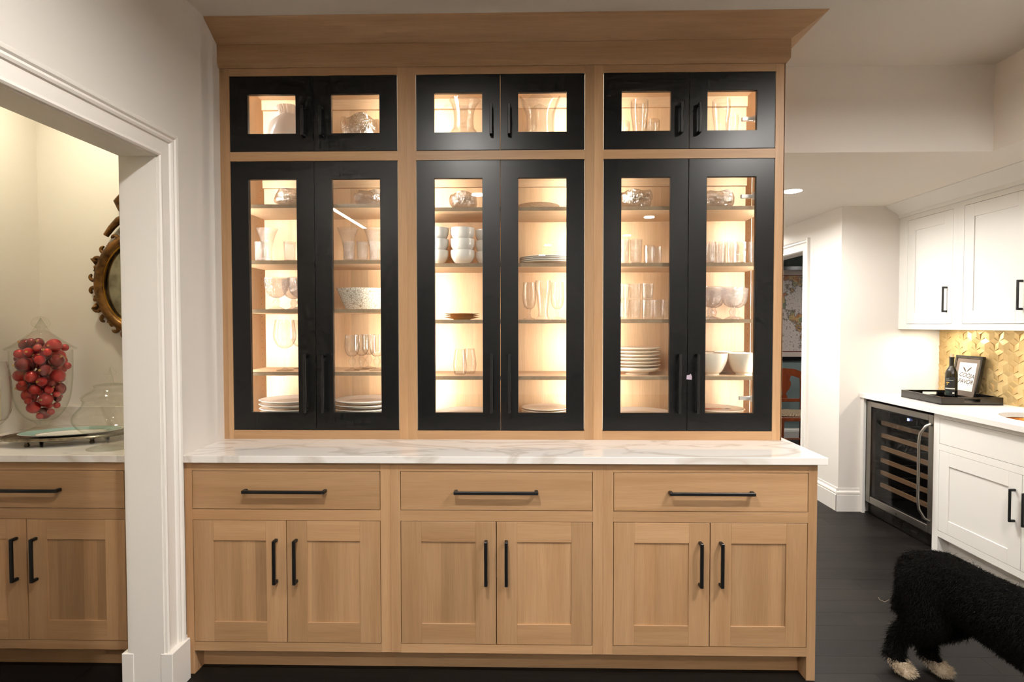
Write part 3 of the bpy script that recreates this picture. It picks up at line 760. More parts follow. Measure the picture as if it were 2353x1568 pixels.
# --- middle cabinet
def pitcher():
    o = smoothp([(0.052, 0), (0.056, 0.006), (0.085, 0.05), (0.088, 0.09), (0.066, 0.135), (0.049, 0.16), (0.047, 0.215), (0.055, 0.255), (0.069, 0.29)], 4)
    return B().lathe(cup(o, 0.004, 0.012), 60, rf=lambda r, z, t: (r * (1 + 0.014 * math.sin(16 * t)) * (1 + (0.16 * max(0, (z - 0.25) / 0.04) * max(0, math.cos(t)) ** 6)), z))
item('pitcher', 'pitcher', pitcher, 'rib', (-0.259, 0.5, ZU2 + e), 'cut glass pitcher with looped handle in the top middle cabinet', 'pitcher', rot=0.0,
     parts=[('handle', lambda: B().tube([(-0.058, 0, 0.255), (-0.085, 0, 0.268), (-0.112, 0, 0.25), (-0.122, 0, 0.21), (-0.12, 0, 0.16), (-0.108, 0, 0.115), (-0.086, 0, 0.085)], 0.0065, 10), 'rib')])
tv = smoothp([(0.062, 0), (0.066, 0.006), (0.074, 0.05), (0.070, 0.11), (0.066, 0.17), (0.070, 0.22), (0.084, 0.262), (0.098, 0.285)], 4)
item('scallop', 'crystal_vase', lambda: B().lathe(cup(tv, 0.005, 0.014), 60, rf=lambda r, z, t: (r * (1 + 0.02 * math.sin(10 * t)), z + (0.02 * math.cos(4 * t) * max(0, (z - 0.2) / 0.085)))), 'rib', (0.108, 0.5, ZU2 + e), 'flared crystal vase with a scalloped rim, right of the glass pitcher', 'vase')
item('lump3', 'crystal_bowl', lump_bowl(0.066, 0.08, 0.2, 3, 0.11), 'crystal', (-0.258, 0.47, Z2[0] + e), 'knobbly crystal bowl above the stacked white bowls', 'bowl')
item('cdish', 'crystal_dish', lambda: B().lathe(cup([(0.045, 0), (0.05, 0.003), (0.08, 0.014), (0.102, 0.027)], 0.004, 0.005), 60, rf=lambda r, z, t: (r * (1 + 0.015 * math.sin(24 * t)), z)), 'crystal2', (0.1, 0.5, Z2[0] + e), 'shallow cut crystal dish on the top shelf of the middle cabinet', 'dish')
soup = lambda: B().lathe(cup(smoothp([(0.030, 0), (0.032, 0.005), (0.044, 0.016), (0.0545, 0.034), (0.0575, 0.05), (0.0575, 0.068)], 4), 0.0035, 0.012), 48)
for (x, y, n, lb) in [(-0.388, 0.46, 3, 'in the stack by the light strip'), (-0.263, 0.46, 3, 'in the middle stack'), (-0.15, 0.53, 3, 'in the stack half hidden by the black stile')]:
    for k in range(n):
        item('wbowl', 'soup_bowl', soup, 'porc', (x, y, Z2[1] + e + k * 0.053), ('lowest', 'middle', 'topmost')[k] + ' white soup bowl ' + lb, 'bowl', 'stacked white bowls')
stack('plate14', plate(0.135, 0.012, 0.003), 'porc', 0.144, 0.52, Z2[1], 4, 0.0085, 'white plate in the low stack under the crystal dish', 'plate', 'plates on the second shelf', top='topmost white plate of the low stack under the crystal dish')
for k in range(3):
    item('gdish', 'gold_saucer', lambda: B().lathe(cup([(0.04, 0), (0.042, 0.003), (0.06, 0.007), (0.083, 0.012)], 0.0025, 0.004), 60, rf=lambda r, z, t: (r * (1 + 0.025 * math.sin(16 * t)), z)), 'goldglass', (-0.266, 0.46, Z2[2] + e + k * 0.0085), ('lowest', 'middle', 'topmost')[k] + ' scalloped gold glass saucer of three', 'saucer', 'gold saucers', rot=k * 0.2)
item('wgob', 'goblet', water_goblet, 'clear', (0.056, 0.46, Z2[2] + e), 'clear water goblet left of the tall beer glass', 'goblet', 'water goblets')
item('wgob', 'goblet', None, 'clear', (0.190, 0.46, Z2[2] + e), 'clear water goblet right of the tall beer glass', 'goblet', 'water goblets')
item('pils18', 'beer_glass', pilsner(0.185, 0.037), 'clear', (0.121, 0.44, Z2[2] + e), 'tall beer glass between the two water goblets', 'glass')
item('stl', 'stemless_glass', stemless(0.033, 0.122), 'clear', (-0.275, 0.44, Z2[3] + e), 'stemless glass on the lowest middle shelf, the nearer one', 'glass', 'stemless glasses')
item('stl', 'stemless_glass', None, 'clear', (-0.236, 0.515, Z2[3] + e), 'stemless glass on the lowest middle shelf, behind the nearer one', 'glass', 'stemless glasses')
stack('plate15', None, 'porc', -0.265, 0.517, ZF, 3, 0.0203, 'wide white plate at the bottom of the middle cabinet, under the stemless glasses', 'plate', 'plates at the bottom of the middle cabinet', top='topmost wide white plate at the bottom of the middle cabinet')
stack('plate12', plate(0.117, 0.011, 0.003), 'cream', 0.135, 0.505, ZF, 8, 0.0102, 'cream plate in the stack at the bottom of the middle cabinet', 'plate', 'cream plates', top='topmost cream plate of the stack at the bottom of the middle cabinet')
# --- right cabinet
for key, x, y, h, r, lb in [('pl27', 0.574, 0.45, 0.262, 0.041, 'tallest beer glass behind the upper left pane of the right cabinet'), ('pl19', 0.652, 0.52, 0.195, 0.032, 'shorter beer glass right of the tallest one'),
                   ('pl18', 0.511, 0.52, 0.187, 0.030, 'shorter beer glass left of the tallest one'), ('pl27', 0.956, 0.45, 0.262, 0.041, 'tall beer glass beside the upper chrome hinge'), ('pl22', 1.035, 0.53, 0.22, 0.03, 'slim beer glass just behind the upper chrome hinge')]:
    item(key, 'beer_glass', pilsner(h, r), 'clear', (x, y, ZU2 + e), lb, 'glass', 'beer glasses in the top right cabinet')
item('lump4', 'crystal_bowl', lump_bowl(0.078, 0.084, 2.6, 4, 0.09), 'crystal', (0.560, 0.47, Z3[0] + e), 'thick crystal bowl on the top shelf of the right cabinet, left pane', 'bowl')
item('lump5', 'crystal_bowl', lump_bowl(0.076, 0.08, 0.9, 5, 0.09), 'crystal', (0.950, 0.48, Z3[0] + e), 'thick crystal bowl on the top shelf beside the chrome hinge', 'bowl')
for x, y in [(0.497, 0.43), (0.560, 0.445)]:
    item('tallc', 'tumbler', tumbler(0.029, 0.116), 'crackle', (x, y, Z3[1] + e), 'tall crackle glass tumbler in the right cabinet', 'tumbler', 'tall crackle tumblers')
for x, y in [(0.618, 0.43), (0.665, 0.475)]:
    item('shortr', 'tumbler', tumbler(0.024, 0.086, ribs(14, 0.02), 56), 'rib', (x, y, Z3[1] + e), 'short ribbed tumbler right of the tall crackle ones', 'tumbler', 'short ribbed tumblers')
for x, y in [(0.905, 0.43), (0.955, 0.445), (1.005, 0.43), (1.055, 0.445), (1.105, 0.43), (0.93, 0.53), (0.99, 0.535), (1.05, 0.53)]:
    item('highb', 'tumbler', tumbler(0.0235, 0.102, ribs(12, 0.03), 48), 'rib', (x, y, Z3[1] + e), ('ribbed highball glass in the front row beside the cabinet end' if y < 0.5 else 'ribbed highball glass in the back row beside the cabinet end'), 'tumbler', 'highball glasses')
for x, y in [(0.500, 0.43), (0.556, 0.44), (0.612, 0.43), (0.668, 0.45), (0.725, 0.50)]:
    item('lowt', 'tumbler', tumbler(0.0272, 0.092, ribs(16, 0.025), 64), 'rib', (x, y, Z3[2] + e), 'ribbed tumbler in the lower layer above the stacked plates', 'tumbler', 'layered tumblers')
for x, y in [(0.500, 0.43), (0.556, 0.44), (0.612, 0.43)]:
    item('upt', 'tumbler', tumbler(0.027, 0.074, ribs(16, 0.025), 64), 'rib', (x, y, Z3[2] + 2 * e + 0.092), 'short tumbler stacked on top of the ribbed tumblers', 'tumbler', 'layered tumblers')
for x, y in [(0.915, 0.46), (1.028, 0.48), (1.085, 0.40 + 0.19), (0.97, 0.58)]:
    item('hob', 'goblet', None, 'hob', (x, y, Z3[2] + e), 'hobnail glass goblet in the right cabinet', 'goblet', HG)
stack('plate11', plate(0.111, 0.015, 0.0035), 'cream', 0.577, 0.49, Z3[3] + 0.032, 6, 0.0162, 'cream side plate stacked on the bowl in the right cabinet', 'plate', 'cream side plates', name='side_plate', top='topmost cream side plate of the stack in the right cabinet')
item('sbowl', 'shallow_bowl', bowl(0.104, 0.034, 0.55), 'cream', (0.577, 0.49, Z3[3] + e), 'shallow cream bowl under the stack of side plates', 'bowl')
for x, y, lb in [(0.920, 0.455, 'footed cream bowl in front, nearer the cabinet middle'), (1.073, 0.455, 'footed cream bowl in front, beside the cabinet end'), (0.90, 0.60, 'footed cream bowl half hidden behind the front ones'), (1.055, 0.60, 'footed cream bowl at the back beside the cabinet end')]:
    item('fbowl', 'footed_bowl', bowl(0.076, 0.103, 0.5), 'cream', (x, y, Z3[3] + e), lb, 'bowl', 'footed cream bowls')
stack('plate15', None, 'porc', 0.600, 0.517, ZF, 3, 0.0203, 'wide white plate at the bottom of the right cabinet', 'plate', 'plates at the bottom of the right cabinet', top='topmost wide white plate at the bottom of the right cabinet')
# painted platter
stack('plate13', plate(0.13, 0.0185), 'cream', 0.962, 0.50, ZF, 3, 0.0203, 'cream plate under the painted platter', 'plate', 'cream plates at the bottom of the right cabinet')
pp = item('platter', 'painted_platter', plate(0.13, 0.0185), 'cream', (0.962, 0.50, ZF + e + 0.0609), 'cream platter painted with a red bird below the lower chrome hinge', 'platter')
M['red'] = pbsdf('red_glaze', col(176, 44, 24), 0.25); M['greyglaze'] = pbsdf('grey_glaze', col(70, 62, 62), 0.25); M['orange'] = pbsdf('orange_glaze', col(214, 120, 40), 0.25)
def blot(parent, pts, mat, nm='painted_motif'):
    B().add([(x, y + 0.045, 0.0078 + 0.0001 * len(pts)) for x, y in pts], [tuple(range(len(pts)))]).build(nm, M[mat], parent)
blot(pp, [(-0.07, -0.005), (-0.03, 0.02), (0.0, 0.012), (0.02, 0.0), (0.0, -0.012), (-0.04, -0.02)], 'red')
blot(pp, [(-0.02, 0.0), (0.03, 0.014), (0.055, 0.0), (0.02, -0.012)], 'orange')
blot(pp, [(0.05, 0.0), (0.075, 0.022), (0.092, 0.018), (0.085, -0.008), (0.06, -0.008)], 'greyglaze')
blot(pp, [(-0.085, 0.01), (-0.06, 0.03), (-0.05, 0.022), (-0.07, 0.0)], 'greyglaze')
# scrap of lilac paper stuck by the handle of the right cabinet
M['lilac'] = pbsdf('lilac_paper', col(196, 178, 196), 0.7)
tag(B().prism([(0.770, 1.188), (0.793, 1.186), (0.795, 1.199), (0.789, 1.213), (0.783, 1.208), (0.771, 1.206)], 'y', YF - 0.0012, YF - 0.0002).build('paper_scrap', M['lilac']), 'tiny lilac paper scrap stuck on the black door edge', 'sticker')

# ------------------------------------------------------------------ wet bar on the right wall
XB, XUF = 2.63, 2.88           # base and upper fronts, facing -x
def white_door(parent, xf, y0, y1, z0, z1, hy=None, hz=None, st=0.083, name='door'):
    g = 0.0022; y0 += g; y1 -= g; z0 += g; z1 -= g
    d = B().box(xf + 0.006, xf + 0.0165, y0 + st - 0.004, y1 - st + 0.004, z0 + st - 0.004, z1 - st + 0.004).build(name, M['cab'], parent)
    B().box(xf, xf + 0.02, y0, y0 + st, z0, z1, 0.0008).build('stile', M['cab'], d)
    B().box(xf, xf + 0.02, y1 - st, y1, z0, z1, 0.0008).build('stile', M['cab'], d)
    B().box(xf, xf + 0.02, y0 + st, y1 - st, z0, z0 + st, 0.0008).build('rail', M['cab'], d)
    B().box(xf, xf + 0.02, y0 + st, y1 - st, z1 - st, z1, 0.0008).build('rail', M['cab'], d)
    if hy is not None:
        w, off = 0.011, 0.034
        b = B().box(xf - off, xf - off + 0.011, hy - w / 2, hy + w / 2, hz[0], hz[1], 0.002)
        b.box(xf - off + 0.004, xf, hy - w / 2, hy + w / 2, hz[0], hz[0] + 0.013, 0.002).box(xf - off + 0.004, xf, hy - w / 2, hy + w / 2, hz[1] - 0.013, hz[1], 0.002)
        b.build('handle', M['metal'], d)
    return d
def white_upper(y0, y1, doors, hys, label):
    t = empty('wall_cabinet', (3.04, (y0 + y1) / 2, 1.4), label, 'cabinet', 'white wall cabinets')
    ys = sorted([y0] + [v for d in doors for v in d] + [y1])
    for a, b in zip(ys[0::2], ys[1::2]): B().box(XUF, XUF + 0.02, a, b, 1.4, 2.236).build('stile', M['cab'], t)
    for a, b in doors:
        B().box(XUF, XUF + 0.02, a, b, 1.4, 1.4395).build('rail', M['cab'], t); B().box(XUF, XUF + 0.02, a, b, 2.2045, 2.236).build('rail', M['cab'], t)
    B().box(XUF + 0.02, 3.199, y0, y1, 1.412, 1.43).box(XUF + 0.02, 3.199, y0, y0 + 0.016, 1.4, 2.236).box(XUF + 0.02, 3.199, y1 - 0.016, y1, 1.4, 2.236).box(XUF + 0.02, 3.199, y0, y1, 2.218, 2.236).build('carcass', M['cab'], t)
    for (a, b), hy in zip(doors, hys): white_door(t, XUF, a, b, 1.4395, 2.2045, hy, (1.518, 1.691), 0.082)
    return t
white_upper(1.581, 2.179, [(1.622, 2.085)], [1.668], 'white wall cabinet with one narrow door beside the plain wall')
white_upper(0.48, 1.5805, [(1.03, 1.525), (0.52, 1.0295)], [1.068, 0.99], 'white wall cabinet with wide doors above the sink end')
tag(B().prism([(XUF, 2.2365), (XUF - 0.014, 2.2365), (XUF - 0.014, 2.262), (XUF - 0.118, 2.328), (XUF - 0.118, 2.3325), (XUF, 2.3325)], 'y', 0.48, 2.179).build('crown_moulding', M['cab']), 'white crown moulding along the top of the white wall cabinets', 'moulding')
# gold relief tiles
def clip(poly, lo, hi):
    for ax, v, s in ((0, lo[0], 1), (0, hi[0], -1), (1, lo[1], 1), (1, hi[1], -1)):
        out = []
        for i in range(len(poly)):
            p, q = poly[i - 1], poly[i]
            dp, dq = s * (p[ax] - v), s * (q[ax] - v)
            if (dp >= 0) != (dq >= 0):
                t = dp / (dp - dq); out.append(tuple(p[k] + t * (q[k] - p[k]) for k in range(3)))
            if dq >= 0: out.append(q)
        poly = out
        if len(poly) < 3: return []
    return poly
bs = empty('tile_backsplash', (3.197, 1.5, 0.909), 'gold backsplash of raised diamond tiles above the wet bar', 'backsplash')
B().box(3.196, 3.1995, 0.48, 2.179, 0.9095, 1.4).build('grout_bed', pbsdf('gold_grout', col(150, 112, 60), 0.6), bs)
s_ = 0.046; LX, LY = s_ * math.sqrt(3), s_ * 1.5
lo, hi = (1.1, 0.9095), (2.1788, 1.3995)
cache = {}
for j in range(-1, 9):
    for i in range(-1, 16):
        cyy = 1.1 + i * LX + (LX / 2 if j % 2 else 0); czz = 0.93 + j * LY
        hexp = [(cyy + s_ * math.sin(PI / 3 * k), czz + s_ * math.cos(PI / 3 * k)) for k in range(6)]
        for q in range(3):
            k0 = 2 * q
            c0, p1, p2, p3 = (cyy, czz), hexp[k0], hexp[(k0 + 1) % 6], hexp[(k0 + 2) % 6]
            hs_ = (0.002, 0.005, 0.009, 0.005) if (q + i) % 2 else (0.009, 0.005, 0.002, 0.005)
            mc = [sum(p[a] for p in (c0, p1, p2, p3)) / 4 for a in (0, 1)]
            poly = [(mc[0] + (p[0] - mc[0]) * 0.985, mc[1] + (p[1] - mc[1]) * 0.985, h) for p, h in zip((c0, p1, p2, p3), hs_)]
            full = all(lo[0] < p[0] < hi[0] and lo[1] < p[1] < hi[1] for p in poly)
            key = (q, (q + i) % 2)
            if full and key in cache:
                o = cache[key].copy(); COL.objects.link(o); o.parent = bs; o.matrix_parent_inverse = cache[key].matrix_parent_inverse.copy()
                o.location = (0, mc[0], mc[1]); continue
            pc = poly if full else clip(poly, lo, hi)
            if len(pc) < 3: continue
            ar = abs(sum(pc[a - 1][0] * pc[a][1] - pc[a][0] * pc[a - 1][1] for a in range(len(pc)))) / 2
            if ar < 6e-5: continue
            n = len(pc); ox, oz = (mc[0], mc[1])
            vs = [(3.196 - h, y - ox, z - oz) for y, z, h in pc] + [(3.1965, y - ox, z - oz) for y, z, h in pc]
            fs = [tuple(range(n))] + [(a, (a + 1) % n, n + (a + 1) % n, n + a) for a in range(n)]
            o = B().add(vs, fs).build('tile', M['gold'], bs)
            o.location = (0, ox, oz)
            if full: cache[key] = o
# under-cabinet lights
for yy, lb in ((1.95, 'small light under the white wall cabinet by the plain wall'), (1.25, 'small light under the wide white wall cabinet'), (0.7, 'small light under the far end of the white wall cabinet')):
    t = empty('under_cabinet_light', (3.02, yy, 1.412), lb, 'light', 'under cabinet lights', world=False)
    B().lathe([(0, -0.012), (0.03, -0.012), (0.034, -0.008), (0.034, 0), (0, 0)], 24).build('housing', M['steel'], t, True)
    B().lathe([(0, -0.0128), (0.026, -0.0128), (0.026, -0.012), (0, -0.012)], 24).build('lens', M['lens'], t)
    area('puck_lamp', (3.02, yy, 1.397), (0, 0, -1), 0.05, 0, 2.6, (1.0, 0.88, 0.70), shape='DISK')

# wet bar worktop with an oval sink hole
def bar_top():
    b = B(); x0, x1, z0, z1 = 2.597, 3.1955, 0.88, 0.909
    b.box(x0, x1, 1.32, 2.179, z0, z1).box(x0, x1, -0.3, 0.55, z0, z1)
    cx, cyy, ax, ay, n = 2.955, 0.93, 0.205, 0.285, 48
    top, bot, ot, ob = [], [], [], []
    for k in range(n):
        t = 2 * PI * k / n; c, s = math.cos(t), math.sin(t)
        top.append((cx + ax * c, cyy + ay * s, z1)); bot.append((cx + ax * c, cyy + ay * s, z0))
        ex = (x1 - cx) if c > 0 else (cx - x0); ey = (1.32 - cyy) if s > 0 else (cyy - 0.55)
        f = min(ex / abs(c) if abs(c) > 1e-6 else 9, ey / abs(s) if abs(s) > 1e-6 else 9)
        px, py = cx + f * c, cyy + f * s
        ot.append((px, py, z1)); ob.append((px, py, z0))
    # pull the nearest rays into the true corners
    for qx in (x0, x1):
        for qy in (0.55, 1.32):
            k = min(range(n), key=lambda i: (ot[i][0] - qx) ** 2 + (ot[i][1] - qy) ** 2)
            ot[k] = (qx, qy, z1); ob[k] = (qx, qy, z0)
    fs = []
    for k in range(n):
        j = (k + 1) % n
        fs += [(k, j, 2 * n + j, 2 * n + k), (n + j, n + k, 3 * n + k, 3 * n + j), (j, k, n + k, n + j), (2 * n + k, 2 * n + j, 3 * n + j, 3 * n + k)]
    b.add(top + bot + ot + ob, fs)
    return b
M['quartz_p'] = pbsdf('plain_quartz', col(238, 235, 230), 0.14, spec=0.55)
tag(bar_top().build('worktop', M['quartz_p'], fix=False), 'white worktop of the wet bar with the copper sink', 'worktop')
pf = [(0.93, 0.0), (1.0, 0.0), (0.98, -0.03), (0.9, -0.09), (0.7, -0.13), (0.3, -0.145), (0, -0.147), ]
sk = B(); n = 48; vs = []; fs = []
inner = [(1.02, 0.0), (0.99, -0.02), (0.93, -0.08), (0.76, -0.125), (0.4, -0.142)]
for (r, z) in inner:
    for k in range(n): vs.append((2.955 + 0.205 * r * math.cos(2 * PI * k / n), 0.93 + 0.285 * r * math.sin(2 * PI * k / n), 0.8795 + z))
for a in range(len(inner) - 1):
    for k in range(n): fs.append((a * n + k, a * n + (k + 1) % n, (a + 1) * n + (k + 1) % n, (a + 1) * n + k))
vs.append((2.955, 0.93, 0.8795 - 0.144))
for k in range(n): fs.append(((len(inner) - 1) * n + k, (len(inner) - 1) * n + (k + 1) % n, len(vs) - 1))
tag(sk.add(vs, fs).build('sink', M['copper'], smooth=True), 'oval hammered copper sink set under the white worktop', 'sink')
# sink base cabinet
t = empty('sink_cabinet', (2.9, 0.7, 0), 'white base cabinet with false drawer and doors under the copper sink', 'cabinet')
B().box(XB, XB + 0.02, 1.357, 1.408, 0, 0.88).build('stile', M['cab'], t)
B().box(XB, XB + 0.02, 0.08, 0.13, 0, 0.88).build('stile', M['cab'], t)
for z0, z1 in ((0.104, 0.1425), (0.6505, 0.691), (0.852, 0.88)): B().box(XB, XB + 0.02, 0.13, 1.357, z0, z1).build('rail', M['cab'], t)
B().box(XB + 0.02, 3.195, 1.39, 1.408, 0, 0.72).box(XB + 0.02, 3.195, 0.08, 0.098, 0, 0.72).box(XB + 0.02, 3.195, 0.098, 1.39, 0.104, 0.12).build('carcass', M['cab'], t)
B().box(XB + 0.02, XB + 0.07, 1.357, 1.375, 0, 0.104).build('leg_return', M['cab'], t)
B().box(XB + 0.07, XB + 0.085, 0.098, 1.39, 0, 0.104).build('toe_kick', M['cab'], t)
B().box(XB, XB + 0.02, 0.1322, 1.3548, 0.693, 0.85, 0.0008).build('drawer', M['cab'], t)
white_door(t, XB, 0.743, 1.357, 0.1425, 0.6505, 0.784, (0.388, 0.566))
white_door(t, XB, 0.13, 0.743, 0.1425, 0.6505, 0.702, (0.388, 0.566))
tag(B().box(2.607, 2.626, 2.138, 2.179, 0, 0.88).build('filler_panel', M['cab']), 'narrow white filler panel beside the wine cooler', 'panel')
# wine cooler
t = empty('wine_cooler', (2.9, 1.77, 0), 'steel framed wine cooler with dark glass door in the wet bar', 'wine cooler')
y0, y1 = 1.411, 2.134
B().box(2.68, 3.18, y0, y0 + 0.03, 0.02, 0.86).box(2.68, 3.18, y1 - 0.03, y1, 0.02, 0.86).box(3.15, 3.18, y0, y1, 0.02, 0.86).box(2.68, 3.18, y0, y1, 0.83, 0.86).box(2.68, 3.18, y0, y1, 0.09, 0.12).build('body', M['darkin'], t)
d = B().box(2.628, 2.668, y0, y0 + 0.045, 0.092, 0.86, 0.003).box(2.628, 2.668, y1 - 0.05, y1, 0.092, 0.86, 0.003).box(2.628, 2.668, y0 + 0.045, y1 - 0.05, 0.092, 0.142, 0.003).box(2.628, 2.668, y0 + 0.045, y1 - 0.05, 0.818, 0.86, 0.003).build('door', M['steel'], t)
B().box(2.636, 2.642, y0 + 0.04, y1 - 0.045, 0.138, 0.822).build('pane', M['cool'], d)
hp = [(2.628, 1.432, 0.80), (2.60, 1.437, 0.785), (2.576, 1.455, 0.735), (2.572, 1.460, 0.68), (2.572, 1.460, 0.30), (2.576, 1.455, 0.245), (2.60, 1.437, 0.19), (2.628, 1.432, 0.175)]
B().tube(hp, 0.009, 10).build('handle', M['steel'], d, True)
B().lathe([(0, 0), (0.006, 0), (0.006, 0.004), (0, 0.004)], 12).build('lock', M['chrome'], d).matrix_basis = Matrix.Translation((2.627, 1.76, 0.115)) @ Matrix.Rotation(-PI / 2, 4, 'Y')
for k in range(6):
    z = 0.702 - 0.0935 * k
    sh = B().box(2.70, 2.716, y0 + 0.06, y1 - 0.06, z - 0.015, z + 0.015, 0.001).build('shelf', M['rack'], t)
    B().tube([(2.716, y0 + 0.2, z - 0.008), (3.12, y0 + 0.2, z - 0.008)], 0.003, 6).tube([(2.716, y1 - 0.2, z - 0.008), (3.12, y1 - 0.2, z - 0.008)], 0.003, 6).build('wire', M['steel'], sh)
gr = B().box(2.65, 2.668, y0, y1, 0.006, 0.088).build('grille', pbsdf('dark_steel', col(70, 66, 60), 0.4, metal=1.0), t)
sl = B()
for a in range(7):
    for b_ in range(5):
        yy = y0 + 0.06 + a * 0.092; sl.box(2.6488, 2.651, yy, yy + 0.07, 0.016 + b_ * 0.013, 0.022 + b_ * 0.013)
so = sl.build('vent_slot', M['darkin'], gr); so['kind'] = 'stuff'
# display digits
def text(body, size, mat, parent, mw, name='lettering', extrude=0.0002, bold=0.0, shear=0.0):
    cu = bpy.data.curves.new(name, 'FONT'); cu.body = body; cu.size = size; cu.extrude = extrude; cu.offset = bold; cu.shear = shear; cu.align_x = 'CENTER'; cu.align_y = 'CENTER'
    cu.materials.append(mat)
    tmp = bpy.data.objects.new(name + '_curve', cu); COL.objects.link(tmp)
    dg = bpy.context.evaluated_depsgraph_get(); me = bpy.data.meshes.new_from_object(tmp.evaluated_get(dg))
    bpy.data.objects.remove(tmp)
    o = bpy.data.objects.new(name, me); COL.objects.link(o)
    if not me.materials: me.materials.append(mat)
    link(o, parent); o.matrix_basis = mw
    return o
faceL = Matrix(((0, 0, -1, 0), (-1, 0, 0, 0), (0, 1, 0, 0), (0, 0, 0, 1)))   # text seen from -x
text('50', 0.022, emit('blue_digits', (0.25, 0.35, 1.0, 1), 14.0), t, Matrix.Translation((2.634 - 0.002 - 0 + t.location.x * 0, 1.66, 0.79)) @ faceL, 'display')

# tray, bottle, framed print
def tray_obj():
    t = empty('serving_tray', (2.957, 1.735, 0.9093), 'black lacquered serving tray with slot handles on the wet bar', 'tray', world=False)
    hx, hy, h, w = 0.192, 0.222, 0.052, 0.011
    B().box(-hx, hx, -hy, hy, 0.0005, 0.009).build('base', M['black_lac'], t)
    for s in (-1, 1):
        B().box(s * hx, s * (hx - w), -hy, hy, 0.0, h, 0.001).build('side', M['black_lac'], t)
        y0, y1 = s * hy, s * (hy - w)
        b = B().box(-hx + w, -0.05, y0, y1, 0, h).box(0.05, hx - w, y0, y1, 0, h).box(-0.05, 0.05, y0, y1, 0, 0.02).box(-0.05, 0.05, y0, y1, 0.040, h)
        b.build('end', M['black_lac'], t)
    t.rotation_euler = (0, 0, math.radians(-3))
tray_obj()
M['wineglass'] = thinglass('green_bottle_glass', (0.16, 0.17, 0.03, 1), 0.02, white=0.0, boost=1.5)
bp = smoothp([(0.036, 0.003), (0.037, 0.01), (0.037, 0.16), (0.036, 0.178), (0.029, 0.2), (0.0175, 0.22), (0.0145, 0.235), (0.0142, 0.28)], 4)
bt = tag(B().lathe([(0, 0.006), (0.03, 0)] + bp + [(0.0155, 0.281), (0.0155, 0.29), (0.0128, 0.29), (0.0120, 0.23)], 32).build('wine_bottle', M['wineglass'], smooth=True, loc=(3.015, 1.80, 0.9185)), 'dark green wine bottle with black label standing in the tray', 'bottle')
B().lathe([(0, 0.006), (0.033, 0.006), (0.034, 0.012), (0.034, 0.155), (0, 0.155)], 28).build('wine', pbsdf('dark_wine', col(20, 10, 6), 0.2), bt, True)
B().lathe([(0, 0.27), (0.0118, 0.27), (0.0118, 0.31), (0, 0.31)], 20).build('cork', pbsdf('cork', col(214, 186, 150), 0.8), bt, True)
def arc(r, z0, z1, a0, a1, n=14):
    vs = [(r * math.cos(a0 + (a1 - a0) * k / n), r * math.sin(a0 + (a1 - a0) * k / n), z) for z in (z0, z1) for k in range(n + 1)]
    return B().add(vs, [(k, k + 1, n + 2 + k, n + 1 + k) for k in range(n)])
lb_ = arc(0.0373, 0.022, 0.15, PI * 0.93, PI * 1.5).build('label', pbsdf('black_paper', col(16, 18, 18), 0.5), bt, True, fix=False)
wh = pbsdf('label_print', col(214, 214, 206), 0.5)
arc(0.0375, 0.068, 0.075, PI * 0.95, PI * 1.48).build('label_band', wh, lb_, fix=False)
arc(0.0375, 0.128, 0.130, PI * 1.0, PI * 1.4).build('label_line', wh, lb_, fix=False)
arc(0.0375, 0.137, 0.1385, PI * 1.0, PI * 1.2).build('label_line', wh, lb_, fix=False)
arc(0.0375, 0.036, 0.046, PI * 1.36, PI * 1.46).build('label_seal', wh, lb_, fix=False)
arc(0.0375, 0.095, 0.118, PI * 1.06, PI * 1.12).build('label_emblem', pbsdf('gold_print', col(150, 132, 70), 0.5), lb_, fix=False)
arc(0.0375, 0.110, 0.115, PI * 1.02, PI * 1.2).build('label_emblem', M['goldglass'], lb_, fix=False)
for k in range(3): arc(0.0375, 0.05 - k * 0.009, 0.0515 - k * 0.009, PI * 1.0, PI * 1.2).build('label_line', pbsdf('green_print', col(60, 110, 84), 0.5), lb_, fix=False)
# framed print leaning on the tiles: local x along -y (towards the viewer), z up, face towards -x
fr = empty('framed_print', (3.108, 1.835, 0.9195), 'small black framed print of winged lettering leaning on gold tiles', 'picture', world=False)
w, h = 0.125, 0.30
def bar(a0, a1, z0, z1, x0, x1): return B().box(x0, x1, a0, a1, z0, z1, 0.001)
b = bar(-w, -w + 0.014, 0, h, 0, 0.022); b.box(0, 0.022, w - 0.014, w, 0, h, 0.001).box(0, 0.022, -w + 0.014, w - 0.014, 0, 0.014, 0.001).box(0, 0.022, -w + 0.014, w - 0.014, h - 0.014, h, 0.001)
b.build('frame', M['black_lac'], fr)
B().box(-0.0005, 0.004, -w + 0.014, -w + 0.017, 0.014, h - 0.014).box(-0.0005, 0.004, w - 0.017, w - 0.014, 0.014, h - 0.014).box(-0.0005, 0.004, -w + 0.014, w - 0.014, h - 0.017, h - 0.014).box(-0.0005, 0.004, -w + 0.014, w - 0.014, 0.014, 0.017).build('fillet', M['silver'], fr)
B().box(0.006, 0.01, -w + 0.012, w - 0.012, 0.012, h - 0.012).build('mat_board', pbsdf('grey_mat', col(104, 92, 84), 0.7), fr)
pr = B().box(0.005, 0.0062, -0.078, 0.078, 0.052, h - 0.05).build('print', pbsdf('print_paper', col(246, 242, 228), 0.6), fr)
ink = pbsdf('print_ink', col(66, 56, 52), 0.7)
text('COOJA', 0.043, ink, pr, Matrix.Translation((0.0049, -0.004, 0.160)) @ faceL @ Matrix.Rotation(-0.08, 4, 'Z'), 'lettering', bold=0.0008, shear=0.3)
text('PAVOR', 0.043, ink, pr, Matrix.Translation((0.0049, -0.004, 0.116)) @ faceL @ Matrix.Rotation(-0.05, 4, 'Z'), 'lettering', bold=0.0008, shear=0.3)
